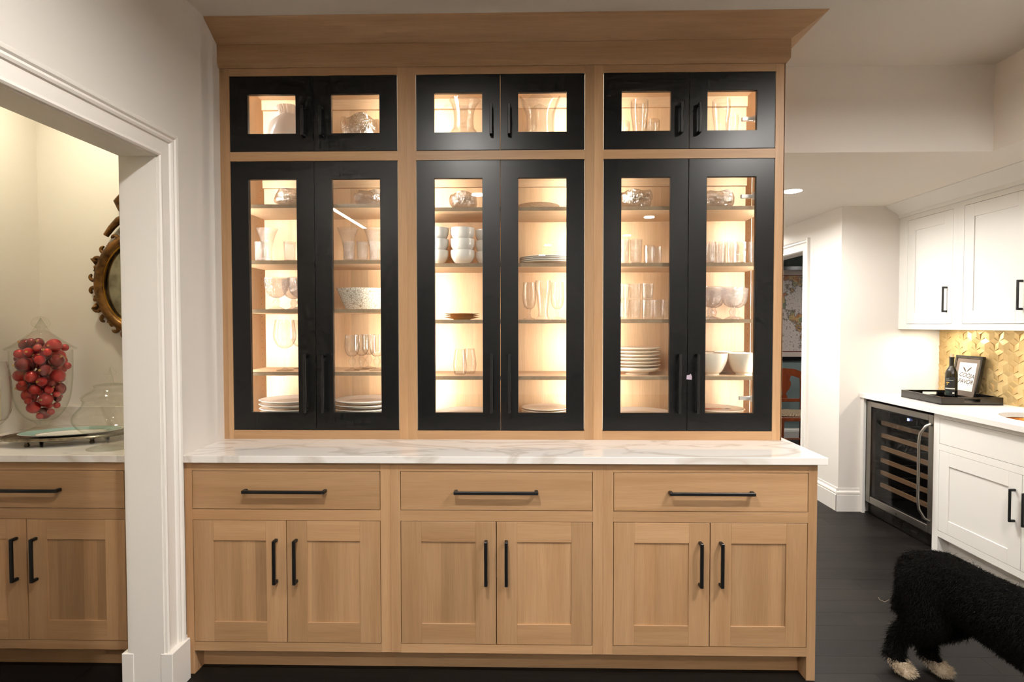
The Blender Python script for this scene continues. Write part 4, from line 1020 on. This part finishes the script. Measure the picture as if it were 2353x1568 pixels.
def leaf(y0, z0, y1, z1, wd):
    d = Vector((y1 - y0, z1 - z0)); nrm = Vector((-d.y, d.x)).normalized()
    pts = []
    for k in range(9):
        t = k / 8; pts.append((y0 + d.x * t + nrm.x * wd * math.sin(PI * t), z0 + d.y * t + nrm.y * wd * math.sin(PI * t)))
    for k in range(7, 0, -1):
        t = k / 8; pts.append((y0 + d.x * t - nrm.x * wd * 0.4 * math.sin(PI * t), z0 + d.y * t - nrm.y * wd * 0.4 * math.sin(PI * t)))
    return B().add([(0.0047, y, z) for y, z in pts], [tuple(range(len(pts)))])
leaf(0.005, 0.18, 0.045, 0.222, 0.010).build('wing', ink, pr, fix=False); leaf(0.005, 0.18, -0.045, 0.224, -0.010).build('wing', ink, pr, fix=False)
fr.rotation_euler = (0, math.radians(10), 0)

# ------------------------------------------------------------------ dining room beyond the far doorway
mp_ = empty('framed_map', (3.05, 4.99, 1.0), 'large framed illustrated map on the blue grey dining room wall', 'picture')
m_, nt, out = newmat('map_print'); L = nt.links.new
tc = N(nt, 'ShaderNodeTexCoord')
n1 = N(nt, 'ShaderNodeTexNoise', i_Scale=3.2, i_Detail=7.0, i_Roughness=0.65); L(tc.outputs['Object'], n1.inputs['Vector'])
n2 = N(nt, 'ShaderNodeTexNoise', i_Scale=9.0, i_Detail=3.0); L(tc.outputs['Object'], n2.inputs['Vector'])
rp = N(nt, 'ShaderNodeValToRGB'); e_ = rp.color_ramp.elements
e_[0].position = 0.50; e_[0].color = col(206, 194, 186); e_[1].position = 0.535; e_[1].color = col(92, 78, 66)
k_ = e_.new(0.545); k_.color = (0, 0, 0, 1)
lp = N(nt, 'ShaderNodeValToRGB'); q_ = lp.color_ramp.elements
q_[0].position = 0.38; q_[0].color = col(184, 120, 72); q_[1].position = 0.62; q_[1].color = col(120, 140, 110)
k_ = q_.new(0.5); k_.color = col(196, 166, 112)
L(n1.outputs[0], rp.inputs[0]); L(n2.outputs[0], lp.inputs[0])
gt = N(nt, 'ShaderNodeMath', operation='GREATER_THAN'); gt.inputs[1].default_value = 0.54; L(n1.outputs[0], gt.inputs[0])
mx = N(nt, 'ShaderNodeMix', data_type='RGBA'); L(gt.outputs[0], mx.inputs[0]); L(rp.outputs[0], mx.inputs[6]); L(lp.outputs[0], mx.inputs[7])
n3 = N(nt, 'ShaderNodeTexNoise', i_Scale=48.0, i_Detail=2.0); L(tc.outputs['Object'], n3.inputs['Vector'])
r3 = N(nt, 'ShaderNodeMapRange'); r3.inputs[1].default_value = 0.60; r3.inputs[2].default_value = 0.66; r3.inputs[3].default_value = 1.0; r3.inputs[4].default_value = 0.35; L(n3.outputs[0], r3.inputs[0])
mu = N(nt, 'ShaderNodeMix', data_type='RGBA', blend_type='MULTIPLY'); mu.inputs[0].default_value = 1.0; L(mx.outputs[2], mu.inputs[6]); L(r3.outputs[0], mu.inputs[7])
b_ = N(nt, 'ShaderNodeBsdfPrincipled'); b_.inputs['Roughness'].default_value = 0.5; L(mu.outputs[2], b_.inputs['Base Color']); L(b_.outputs[0], out.inputs[0])
mx0, mx1, mz0, mz1 = 2.2, 3.9, 0.99, 2.15
B().box(mx0, mx1, 4.97, 4.998, mz0, mz0 + 0.045).box(mx0, mx1, 4.97, 4.998, mz1 - 0.045, mz1).box(mx0, mx0 + 0.045, 4.97, 4.998, mz0, mz1).box(mx1 - 0.045, mx1, 4.97, 4.998, mz0, mz1).build('frame', M['black_lac'], mp_)
B().box(mx0 + 0.04, mx1 - 0.04, 4.984, 4.99, mz0 + 0.04, mz1 - 0.04).build('border', pbsdf('map_margin', col(206, 190, 180), 0.6), mp_)
B().box(mx0 + 0.11, mx1 - 0.11, 4.982, 4.9835, mz0 + 0.115, mz1 - 0.115).build('print', m_, mp_)
rd = pbsdf('map_rule', col(120, 50, 40), 0.6)
B().box(mx0 + 0.1, mx1 - 0.1, 4.9815, 4.9845, mz0 + 0.105, mz0 + 0.115).box(mx0 + 0.1, mx1 - 0.1, 4.9815, 4.9845, mz1 - 0.115, mz1 - 0.105).build('border_line', rd, mp_)
# dining chair facing the viewer
M['cherry'] = oak('cherry_wood', 'z', col(150, 74, 40), col(116, 52, 28), rough=0.3, var=0.0)
m_, nt, out = newmat('striped_fabric'); L = nt.links.new
tc = N(nt, 'ShaderNodeTexCoord'); wv = N(nt, 'ShaderNodeTexWave', i_Scale=22.0, i_Distortion=7.0, i_Detail=2.0); L(tc.outputs['Object'], wv.inputs['Vector'])
rp = N(nt, 'ShaderNodeValToRGB'); rp.color_ramp.elements[0].color = col(70, 44, 34); rp.color_ramp.elements[1].color = col(206, 184, 150); L(wv.outputs[1], rp.inputs[0])
b_ = N(nt, 'ShaderNodeBsdfPrincipled'); b_.inputs['Roughness'].default_value = 0.9; L(rp.outputs[0], b_.inputs['Base Color']); L(b_.outputs[0], out.inputs[0]); M['stripe'] = m_
ch = empty('dining_chair', (3.03, 4.25, 0), 'reddish wooden dining chair with urn splat and striped seat', 'chair', world=False)
for s in (-1, 1):
    B().tube([(s * 0.19, 0.2, 0.0), (s * 0.185, 0.18, 0.25), (s * 0.185, 0.17, 0.45), (s * 0.19, 0.19, 0.65), (s * 0.205, 0.235, 0.92)], [0.018, 0.02, 0.022, 0.02, 0.02], 10).build('back_post', M['cherry'], ch, True)
    B().tube([(s * 0.2, -0.2, 0.0), (s * 0.2, -0.2, 0.2), (s * 0.2, -0.2, 0.43)], [0.016, 0.019, 0.024], 10).build('leg', M['cherry'], ch, True)
tp = [(-0.225, 0.86), (-0.21, 0.92), (-0.12, 0.955), (0, 0.965), (0.12, 0.955), (0.21, 0.92), (0.225, 0.86), (0.19, 0.84), (0.1, 0.875), (0, 0.882), (-0.1, 0.875), (-0.19, 0.84)]
B().prism([(x, z) for x, z in tp], 'y', 0.215, 0.24).build('top_rail', M['cherry'], ch)
sp = [(0.022, 0.60), (0.035, 0.615), (0.03, 0.635), (0.016, 0.66), (0.024, 0.68), (0.055, 0.72), (0.072, 0.77), (0.07, 0.80), (0.055, 0.82), (0.06, 0.85), (0.075, 0.885)]
B().prism([(x, z) for x, z in sp] + [(-x, z) for x, z in sp[::-1]], 'y', 0.2, 0.218).build('splat', M['cherry'], ch)
B().box(-0.19, 0.19, 0.185, 0.205, 0.565, 0.605, 0.003).build('cross_rail', M['cherry'], ch)
B().box(-0.215, 0.215, -0.215, 0.19, 0.40, 0.445, 0.004).build('seat_frame', M['cherry'], ch)
cs = B(); cs.lathe([(0, 0.442), (0.2, 0.442), (0.215, 0.455), (0.2, 0.475), (0.1, 0.488), (0, 0.49)], 40, rf=lambda r, z, t: (r / max(abs(math.cos(t)), abs(math.sin(t))) ** 0.75, z))
cs.build('seat_cushion', M['stripe'], ch, True)
ch.scale = (1, 1, 0.965)
B().tube([(-0.19, -0.2, 0.2), (0.19, -0.2, 0.2)], 0.009, 8).build('stretcher', M['cherry'], ch, True)

# ------------------------------------------------------------------ pantry: jars, tray, mirror
ZW = 0.9095
# tall footed apothecary jar with red baubles
jx, jy = -2.335, 0.475
jar = empty('apothecary_jar', (jx, jy, ZW), 'tall footed glass jar with domed lid filled with red baubles', 'jar', world=False)
jo = smoothp([(0.098, 0.0), (0.098, 0.006), (0.05, 0.022), (0.024, 0.034), (0.03, 0.05), (0.075, 0.085), (0.108, 0.15), (0.122, 0.24), (0.126, 0.34), (0.126, 0.405)], 4)
inner = [(r - 0.003, z) for r, z in jo if z > 0.058]
B().lathe([(0, 0.0)] + jo + inner[::-1] + [(0, 0.056)], 48).build('body', M['apoth'], jar, True)
lid = smoothp([(0.140, 0.409), (0.142, 0.416), (0.118, 0.43), (0.075, 0.462), (0.045, 0.488), (0.02, 0.502), (0.016, 0.512), (0.034, 0.524), (0.038, 0.54), (0.026, 0.562), (0.0, 0.572)], 4)
B().lathe(lid + [(0.0, 0.566)] + [(max(r - 0.004, 0), z - 0.003) for r, z in lid[::-1] if z < 0.49], 48).build('lid', M['apoth'], jar, True)
M['bauble'] = pbsdf('red_bauble', col(180, 8, 24), 0.08, metal=0.45, coat=0.5)
M['gilt_cap'] = pbsdf('gold_cap', col(210, 170, 90), 0.3, metal=0.8)
M['bauble_m'] = pbsdf('matt_red_bauble', col(166, 14, 22), 0.35, coat=0.1)
M['bauble_d'] = pbsdf('dark_red_bauble', col(120, 6, 16), 0.12, metal=0.4, coat=0.5)
def inside_r(z):
    pts = [(0.07, 0.040), (0.11, 0.066), (0.17, 0.092), (0.25, 0.113), (0.34, 0.121), (0.405, 0.119), (0.43, 0.098), (0.49, 0.045)]
    if z <= pts[0][0]: return pts[0][1]
    for (a, ra), (b, rb) in zip(pts, pts[1:]):
        if z <= b: return ra + (rb - ra) * (z - a) / (b - a)
    return 0.03
rng = random.Random(3)
placed = []
def floor_drop(x, y, r):
    z = 0.062 + r
    for _ in range(400):
        ok = inside_r(z - r * 0.2) - r - 0.001 >= math.hypot(x, y) and all((x - a) ** 2 + (y - b) ** 2 + (z - c) ** 2 >= (r + q) ** 2 * 0.985 for a, b, c, q in placed)
        if ok: return z
        z += 0.004
        if z > 0.465: return None
    return None
sizes = [0.03] * 4 + [0.034, 0.022, 0.03, 0.018, 0.034, 0.024, 0.016, 0.03, 0.02, 0.034, 0.018, 0.03, 0.024, 0.016] * 7
for r in sizes:
    best = None
    for _ in range(14):
        a = rng.uniform(0, 2 * PI); q = math.sqrt(rng.random()) * (0.122 - r)
        x, y = q * math.cos(a), q * math.sin(a)
        z = floor_drop(x, y, r)
        if z is not None and (best is None or z < best[2]): best = (x, y, z)
    if best and best[2] + r < 0.468: placed.append((*best, r))
kinds = {}
for (x, y, z, r) in placed:
    mk = rng.choice(['bauble', 'bauble', 'bauble_m', 'bauble_d']); big = 'large' if r >= 0.03 else ('middling' if r >= 0.02 else 'small')
    key = (mk, r)
    if key not in kinds:
        o = B().ball((0, 0, 0), r, 20, 12).build('bauble', M[mk], smooth=True); kinds[key] = o
        if r >= 0.02: B().lathe([(0, r + 0.006), (0.005, r + 0.006), (0.005, r - 0.002), (0, r - 0.002)], 12).build('cap', M['gilt_cap'], o)
    else: o = dup(kinds[key], (0, 0, 0))
    o.location = (jx + x, jy + y, ZW + z); o.rotation_euler = (rng.uniform(-2, 2), rng.uniform(-2, 2), 0)
    fin = {'bauble': 'shiny red', 'bauble_m': 'matt red', 'bauble_d': 'dark red'}[mk]
    where = 'at the bottom of' if z < 0.19 else ('half way up' if z < 0.33 else 'near the lid of')
    tag(o, '%s %s bauble %s the tall glass jar' % (big, fin, where), 'bauble', 'red baubles in the jar')
# squat lidded jar nearer the opening
qx, qy = -1.745, 0.125
sq = empty('candy_jar', (qx, qy, ZW), 'squat clear glass jar with pointed finial beside the door jamb', 'jar', world=False)
so = smoothp([(0.088, 0.0), (0.088, 0.004), (0.04, 0.014), (0.022, 0.028), (0.034, 0.042), (0.05, 0.052), (0.105, 0.078), (0.138, 0.118), (0.134, 0.15), (0.11, 0.18), (0.1, 0.2), (0.104, 0.212)], 4)
B().lathe([(0, 0)] + so + [(r - 0.003, z) for r, z in so[::-1] if z > 0.055] + [(0, 0.056)], 48).build('body', M['apoth'], sq, True)
sl_ = smoothp([(0.107, 0.215), (0.104, 0.224), (0.092, 0.236), (0.066, 0.252), (0.058, 0.262), (0.062, 0.272), (0.03, 0.278), (0.013, 0.283), (0.013, 0.312), (0.022, 0.318), (0.024, 0.325), (0.015, 0.338), (0.007, 0.352), (0, 0.358)], 4)
B().lathe(sl_ + [(0, 0.35)] + [(max(r - 0.004, 0), z - 0.003) for r, z in sl_[::-1] if z < 0.28], 48).build('lid', M['apoth'], sq, True)
# candle in a diamond cut hurricane
cx_, cy_ = -2.40, 0.243
cd = empty('hurricane_vase', (cx_, cy_, ZW), 'diamond patterned glass vase with a cream candle at the picture edge', 'vase', world=False)
co = smoothp([(0.07, 0), (0.07, 0.008), (0.03, 0.03), (0.028, 0.06), (0.06, 0.085), (0.084, 0.13), (0.09, 0.22), (0.084, 0.31), (0.076, 0.36)], 4)
B().lathe([(0, 0)] + co + [(r - 0.004, z) for r, z in co[::-1] if z > 0.09] + [(0, 0.092)], 56, rf=lambda r, z, t: (r * (1 + (0.014 * (abs(math.sin(14 * t + 60 * z)) + abs(math.sin(14 * t - 60 * z))) if z > 0.09 else 0)), z)).build('body', M['rib'], cd, True)
B().lathe([(0, 0.094), (0.048, 0.094), (0.05, 0.1), (0.05, 0.285), (0.045, 0.29), (0, 0.287)], 32).build('candle', pbsdf('cream_wax', col(238, 224, 170), 0.5), cd, True)
# silver gallery tray on feet
ty = empty('silver_tray', (-2.035, 0.262, ZW), 'oval silver footed tray with rope rim on the pantry worktop', 'tray', world=False)
aL, bL = 0.248, 0.140
def ell(r, z, t): return (r * (1.0 / math.sqrt((math.cos(t) / aL) ** 2 + (math.sin(t) / bL) ** 2)), z)
B().lathe([(0, 0.026), (0.9, 0.026), (0.985, 0.031), (0.985, 0.034), (0.9, 0.0285), (0, 0.0285)], 64, rf=ell).build('plate', M['silver'], ty, True)
B().tube([(aL * math.cos(2 * PI * k / 96), bL * math.sin(2 * PI * k / 96), 0.033) for k in range(96)], [0.0075 if k % 2 else 0.0055 for k in range(96)], 8, True).build('rope_rim', M['silver'], ty, True)
for a in (0.9, 2.3, 4.0, 5.3): B().lathe([(0, 0), (0.009, 0.001), (0.011, 0.008), (0.007, 0.015), (0.012, 0.026), (0, 0.027)], 14, (aL * 0.8 * math.cos(a), bL * 0.8 * math.sin(a), 0)).build('foot', M['silver'], ty, True)
ty.rotation_euler = (0, 0, math.radians(22))
pl = empty('oval_platter', (-2.03, 0.268, ZW + 0.0305), 'white oval platter with wide turquoise rim on the silver tray', 'platter', world=False)
aP, bP = 0.2, 0.112
def ellp(r, z, t): return (r / math.sqrt((math.cos(t) / aP) ** 2 + (math.sin(t) / bP) ** 2), z)
B().lathe([(0, 0), (0.6, 0), (0.98, 0.013), (1.0, 0.0155), (0.97, 0.0165), (0.66, 0.0075), (0.66, 0.004), (0, 0.004)], 64, rf=ellp).build('body', M['porc'], pl, True)
B().lathe([(0.668, 0.0083), (0.97, 0.0172)], 64, rf=ellp).build('painted_rim', pbsdf('turquoise_glaze', col(142, 174, 166), 0.25), pl, True, fix=False)
B().lathe([(0.662, 0.0081), (0.672, 0.0085)], 64, rf=ellp).build('gold_line', M['gilt_cap'], pl, True, fix=False)
pl.rotation_euler = (0, 0, math.radians(22))
# carved gilt mirror on the pantry wall
mr_ = empty('carved_mirror', (-1.968, YB - 0.03, 1.652), 'round antique mirror in a carved gilt frame on the pantry wall', 'mirror', world=False)
M['gilt'] = pbsdf('aged_gilt', col(118, 82, 38), 0.4, metal=0.7, var=(26, col(56, 36, 18), 0.85), bump=(50, 0.4))
ra, rb = 0.187, 0.218
def fring(sc, y, r, n=80): return [(ra * sc * math.cos(2 * PI * k / n), y, rb * sc * math.sin(2 * PI * k / n)) for k in range(n)]
mg = B(); pts = fring(1.02, 0.012, 0); mg.add(pts + [(0, 0.012, 0)], [(k, (k + 1) % 80, 80) for k in range(80)])
mg.build('mirror_glass', pbsdf('foxed_mirror', col(150, 146, 126), 0.12, metal=0.9, var=(14, col(96, 90, 70), 0.8)), mr_, fix=False)
B().tube(fring(1.12, 0.0, 0), 0.026, 12, True).build('frame', M['gilt'], mr_, True)
B().tube(fring(1.02, -0.004, 0), 0.007, 8, True).build('inner_bead', pbsdf('bright_gilt', col(200, 150, 60), 0.25, metal=1.0), mr_, True)
rr = random.Random(11)
def scroll(c, r0, turns, a0, flip, yy=-0.004, rad=0.014):
    pts, rs = [], []
    n = 22
    for k in range(n):
        f = k / (n - 1); a = a0 + flip * turns * 2 * PI * f; r = r0 * (1 - 0.8 * f)
        pts.append((c[0] + r * math.cos(a), yy, c[1] + r * math.sin(a))); rs.append(rad * (1 - 0.5 * f))
    return B().tube(pts, rs, 8)
nS = 22
for k in range(nS):
    a = 2 * PI * (k + 0.5) / nS
    R0 = 1.27 + 0.06 * rr.random(); c = (ra * R0 * math.cos(a), rb * R0 * math.sin(a))
    fl_ = 1 if k % 2 else -1
    scroll(c, 0.03 + 0.012 * rr.random(), 0.8, a + fl_ * 1.9, fl_, -0.002 - 0.006 * rr.random()).build('scroll', M['gilt'], mr_, True)
    if k % 3 == 0:
        d = Vector((math.cos(a), math.sin(a))); s1 = Vector((-d.y, d.x)); p = Vector((ra * 1.3 * d.x, rb * 1.3 * d.y))
        B().add([(p.x + s1.x * 0.025, 0.004, p.y + s1.y * 0.025), (p.x + d.x * 0.034, -0.004, p.y + d.y * 0.034), (p.x - s1.x * 0.025, 0.004, p.y - s1.y * 0.025), (p.x - d.x * 0.02, 0.0, p.y - d.y * 0.02), (p.x + d.x * 0.02, -0.022, p.y + d.y * 0.02)], [(0, 1, 4), (1, 2, 4), (2, 3, 4), (3, 0, 4), (3, 2, 1, 0)]).build('acanthus_leaf', M['gilt'], mr_)
for s in (-1, 1):
    B().tube([(s * 0.02, 0, 0.45), (s * 0.075, 0, 0.46), (s * 0.105, 0, 0.425), (s * 0.085, 0, 0.385), (s * 0.05, 0, 0.36), (s * 0.10, 0, 0.33), (s * 0.14, 0, 0.29), (s * 0.17, 0, 0.25)], [0.012, 0.018, 0.02, 0.018, 0.016, 0.018, 0.016, 0.014], 10).build('crest_scroll', M['gilt'], mr_, True)
B().tube([(0, 0, 0.29), (0, -0.006, 0.36), (0, 0, 0.47)], [0.03, 0.035, 0.012], 10).build('crest', M['gilt'], mr_, True)

# ------------------------------------------------------------------ the dog, walking out of the picture
M['coat'] = pbsdf('black_coat', col(8, 7, 6), 0.9, spec=0.03)
M['furb'] = pbsdf('black_fur', col(17, 15, 13), 0.8, spec=0.12)
M['furw'] = pbsdf('cream_fur', col(196, 180, 156), 0.7, spec=0.2)
def build_dog():
    H = Vector((1.742, 0.10, 0)); Sx = Vector((1.90, -0.46, 0))
    u = (Sx - H).normalized(); v = Vector((-u.y, u.x, 0)); Zv = Vector((0, 0, 1))    # v points to the dog's left
    bm = bmesh.new()
    def sph(p, r, sc=None):
        mt = Matrix.Translation(p)
        if sc: mt = mt @ sc
        bmesh.ops.create_icosphere(bm, subdivisions=2, radius=r, matrix=mt)
    def chain(pts):
        for (p, r), (q, s) in zip(pts, pts[1:]):
            p, q = Vector(p), Vector(q); n = max(2, int((q - p).length / (0.35 * min(r, s))) + 1)
            for k in range(n + 1): sph(p.lerp(q, k / n), r + (s - r) * k / n)
    def at(base, du, dv, z): return base + u * du + v * dv + Zv * z
    # trunk: rump, narrow waist, deep chest, neck, head
    chain([(at(H, -0.05, 0, 0.375), 0.098), (at(H, 0.03, 0, 0.385), 0.115), (at(H, 0.2, 0, 0.365), 0.116), (at(H, 0.33, 0, 0.35), 0.126), (at(H, 0.5, 0, 0.33), 0.14), (at(Sx, 0.05, 0, 0.36), 0.125), (at(Sx, 0.13, 0, 0.45), 0.085), (at(Sx, 0.21, 0, 0.54), 0.07)])
    chain([(at(Sx, 0.24, 0, 0.575), 0.078), (at(Sx, 0.30, 0, 0.57), 0.07), (at(Sx, 0.38, 0, 0.545), 0.042), (at(Sx, 0.44, 0, 0.535), 0.034)])
    for s in (-1, 1):
        chain([(at(Sx, 0.24, s * 0.07, 0.62), 0.022), (at(Sx, 0.24, s * 0.095, 0.57), 0.028), (at(Sx, 0.25, s * 0.1, 0.5), 0.022)])
        # front leg: shoulder, elbow, wrist, paw
        chain([(at(Sx, 0.04, s * 0.075, 0.30), 0.06), (at(Sx, 0.0, s * 0.08, 0.22), 0.045), (at(Sx, 0.03, s * 0.08, 0.10), 0.032), (at(Sx, 0.03, s * 0.08, 0.04), 0.03), (at(Sx, 0.065, s * 0.08, 0.026), 0.028)])
    paws = []
    # hind legs: hip, knee, hock, ankle, paw
    for hip, knee, hock, ank, paw in (((1.678, 0.08, 0.36), (1.664, 0.01, 0.25), (1.615, 0.125, 0.135), (1.575, 0.10, 0.05), (1.588, 0.055, 0.026)),
                                      ((1.775, 0.11, 0.36), (1.782, 0.03, 0.25), (1.738, 0.135, 0.135), (1.722, 0.105, 0.05), (1.738, 0.058, 0.026))):
        chain([(hip, 0.088), (knee, 0.066), (tuple((Vector(knee) + Vector(hock)) / 2), 0.052), (hock, 0.032), (ank, 0.03), (paw, 0.03)])
        chain([(hip, 0.08), (tuple((Vector(hip) + Vector(hock)) / 2 + Vector((0, 0.0, 0.02))), 0.058)])
        p = Vector(paw)
        for d in (-0.018, 0.0, 0.018): sph(p + u * 0.03 + v * d + Zv * -0.006, 0.0165)
        paws.append(p)
    # hanging tail
    chain([(at(H, -0.10, -0.01, 0.43), 0.028), (at(H, -0.11, -0.03, 0.36), 0.026), (at(H, -0.105, -0.055, 0.28), 0.022), (at(H, -0.10, -0.095, 0.215), 0.012)])
    me = bpy.data.meshes.new('dog'); bm.to_mesh(me); bm.free()
    tmp = bpy.data.objects.new('dog_tmp', me); COL.objects.link(tmp)
    r = tmp.modifiers.new('r', 'REMESH'); r.mode = 'VOXEL'; r.voxel_size = 0.011
    sm = tmp.modifiers.new('s', 'SMOOTH'); sm.factor = 0.5; sm.iterations = 6
    dg = bpy.context.evaluated_depsgraph_get()
    body = bpy.data.meshes.new_from_object(tmp.evaluated_get(dg)); bpy.data.objects.remove(tmp)
    body.materials.clear(); body.materials.append(M['coat']); body.materials.append(M['furw'])
    def white(c): return c.z < 0.05
    for p in body.polygons:
        p.use_smooth = True; p.material_index = 1 if white(p.center) else 0
    o = bpy.data.objects.new('dog', body); COL.objects.link(o)
    tag(o, 'black curly dog with white paws walking out of the picture', 'dog')
    # coat: tapered curling strands rooted on the skin
    rg = random.Random(5)
    polys = [(p.area, p.center.copy(), p.normal.copy()) for p in body.polygons]
    tot = sum(a for a, _, _ in polys)
    data = {'b': ([], []), 'w': ([], [])}
    NS = 150000
    for a, c, nrm in polys:
        want = NS * a / tot; cnt = int(want) + (1 if rg.random() < want - int(want) else 0)
        low = c.z < 0.2
        for _ in range(cnt):
            w = white(c); vs, fs = data['w' if w else 'b']
            root = c + Vector((rg.uniform(-1, 1), rg.uniform(-1, 1), rg.uniform(-1, 1))) * 0.005
            d = nrm * rg.uniform(0.15, 0.6) + Vector((rg.uniform(-1, 1), rg.uniform(-1, 1), rg.uniform(-1, 1))) * 0.4 + Vector((0, 0, -0.8)) - u * 0.15
            if w: d = nrm * 0.5 + u * 0.7 + Vector((rg.uniform(-1, 1), rg.uniform(-1, 1), rg.uniform(-1, .4))) * 0.35
            d.normalize()
            ln = rg.uniform(0.012, 0.034) * (0.6 if w else (1.3 if low else 1.0))
            side = d.cross(Vector((rg.uniform(-1, 1), rg.uniform(-1, 1), rg.uniform(-1, 1)))).normalized()
            wd = rg.uniform(0.0004, 0.0009)
            bend = side.cross(d) * ln * rg.uniform(-0.35, 0.35)
            p1 = root + d * ln * 0.5 + bend; p2 = root + d * ln
            for q in (p1, p2):
                if q.z < 0.001: q.z = 0.001 + rg.random() * 0.003
            if root.z < 0.001: root.z = 0.001
            k = len(vs)
            vs += [root - side * wd, root + side * wd, p1 + side * wd * 0.8, p1 - side * wd * 0.8, p2]
            fs += [(k, k + 1, k + 2, k + 3), (k + 3, k + 2, k + 4)]
    for key, nm, mt in (('b', 'fur', 'furb'), ('w', 'paw_fur', 'furw')):
        vs, fs = data[key]
        f = B(); f.v = [tuple(p) for p in vs]; f.f = fs; f.mi = [0] * len(fs)
        fo = f.build(nm, M[mt], o, fix=False); fo['kind'] = 'stuff'
    # pale wisp at the tail
    wc = at(H, -0.13, -0.085, 0.235)
    B().tube([wc + Vector((-0.005, 0, 0.005)), wc + Vector((-0.025, 0, -0.006)), wc + Vector((-0.045, 0.004, 0.002)), wc + Vector((-0.05, 0.004, 0.012))], 0.0009, 5).build('tail_wisp', M['furw'], o)
    hd = at(Sx, 0.24, 0, 0.575)
    for s in (-1, 1): B().ball(hd + u * 0.066 + v * s * 0.036 + Zv * 0.012, 0.009, 10, 8).build('eye', M['black_lac'], o, True)
    B().ball(at(Sx, 0.475, 0, 0.543), 0.014, 12, 8).build('nose', M['black_lac'], o, True)
build_dog()
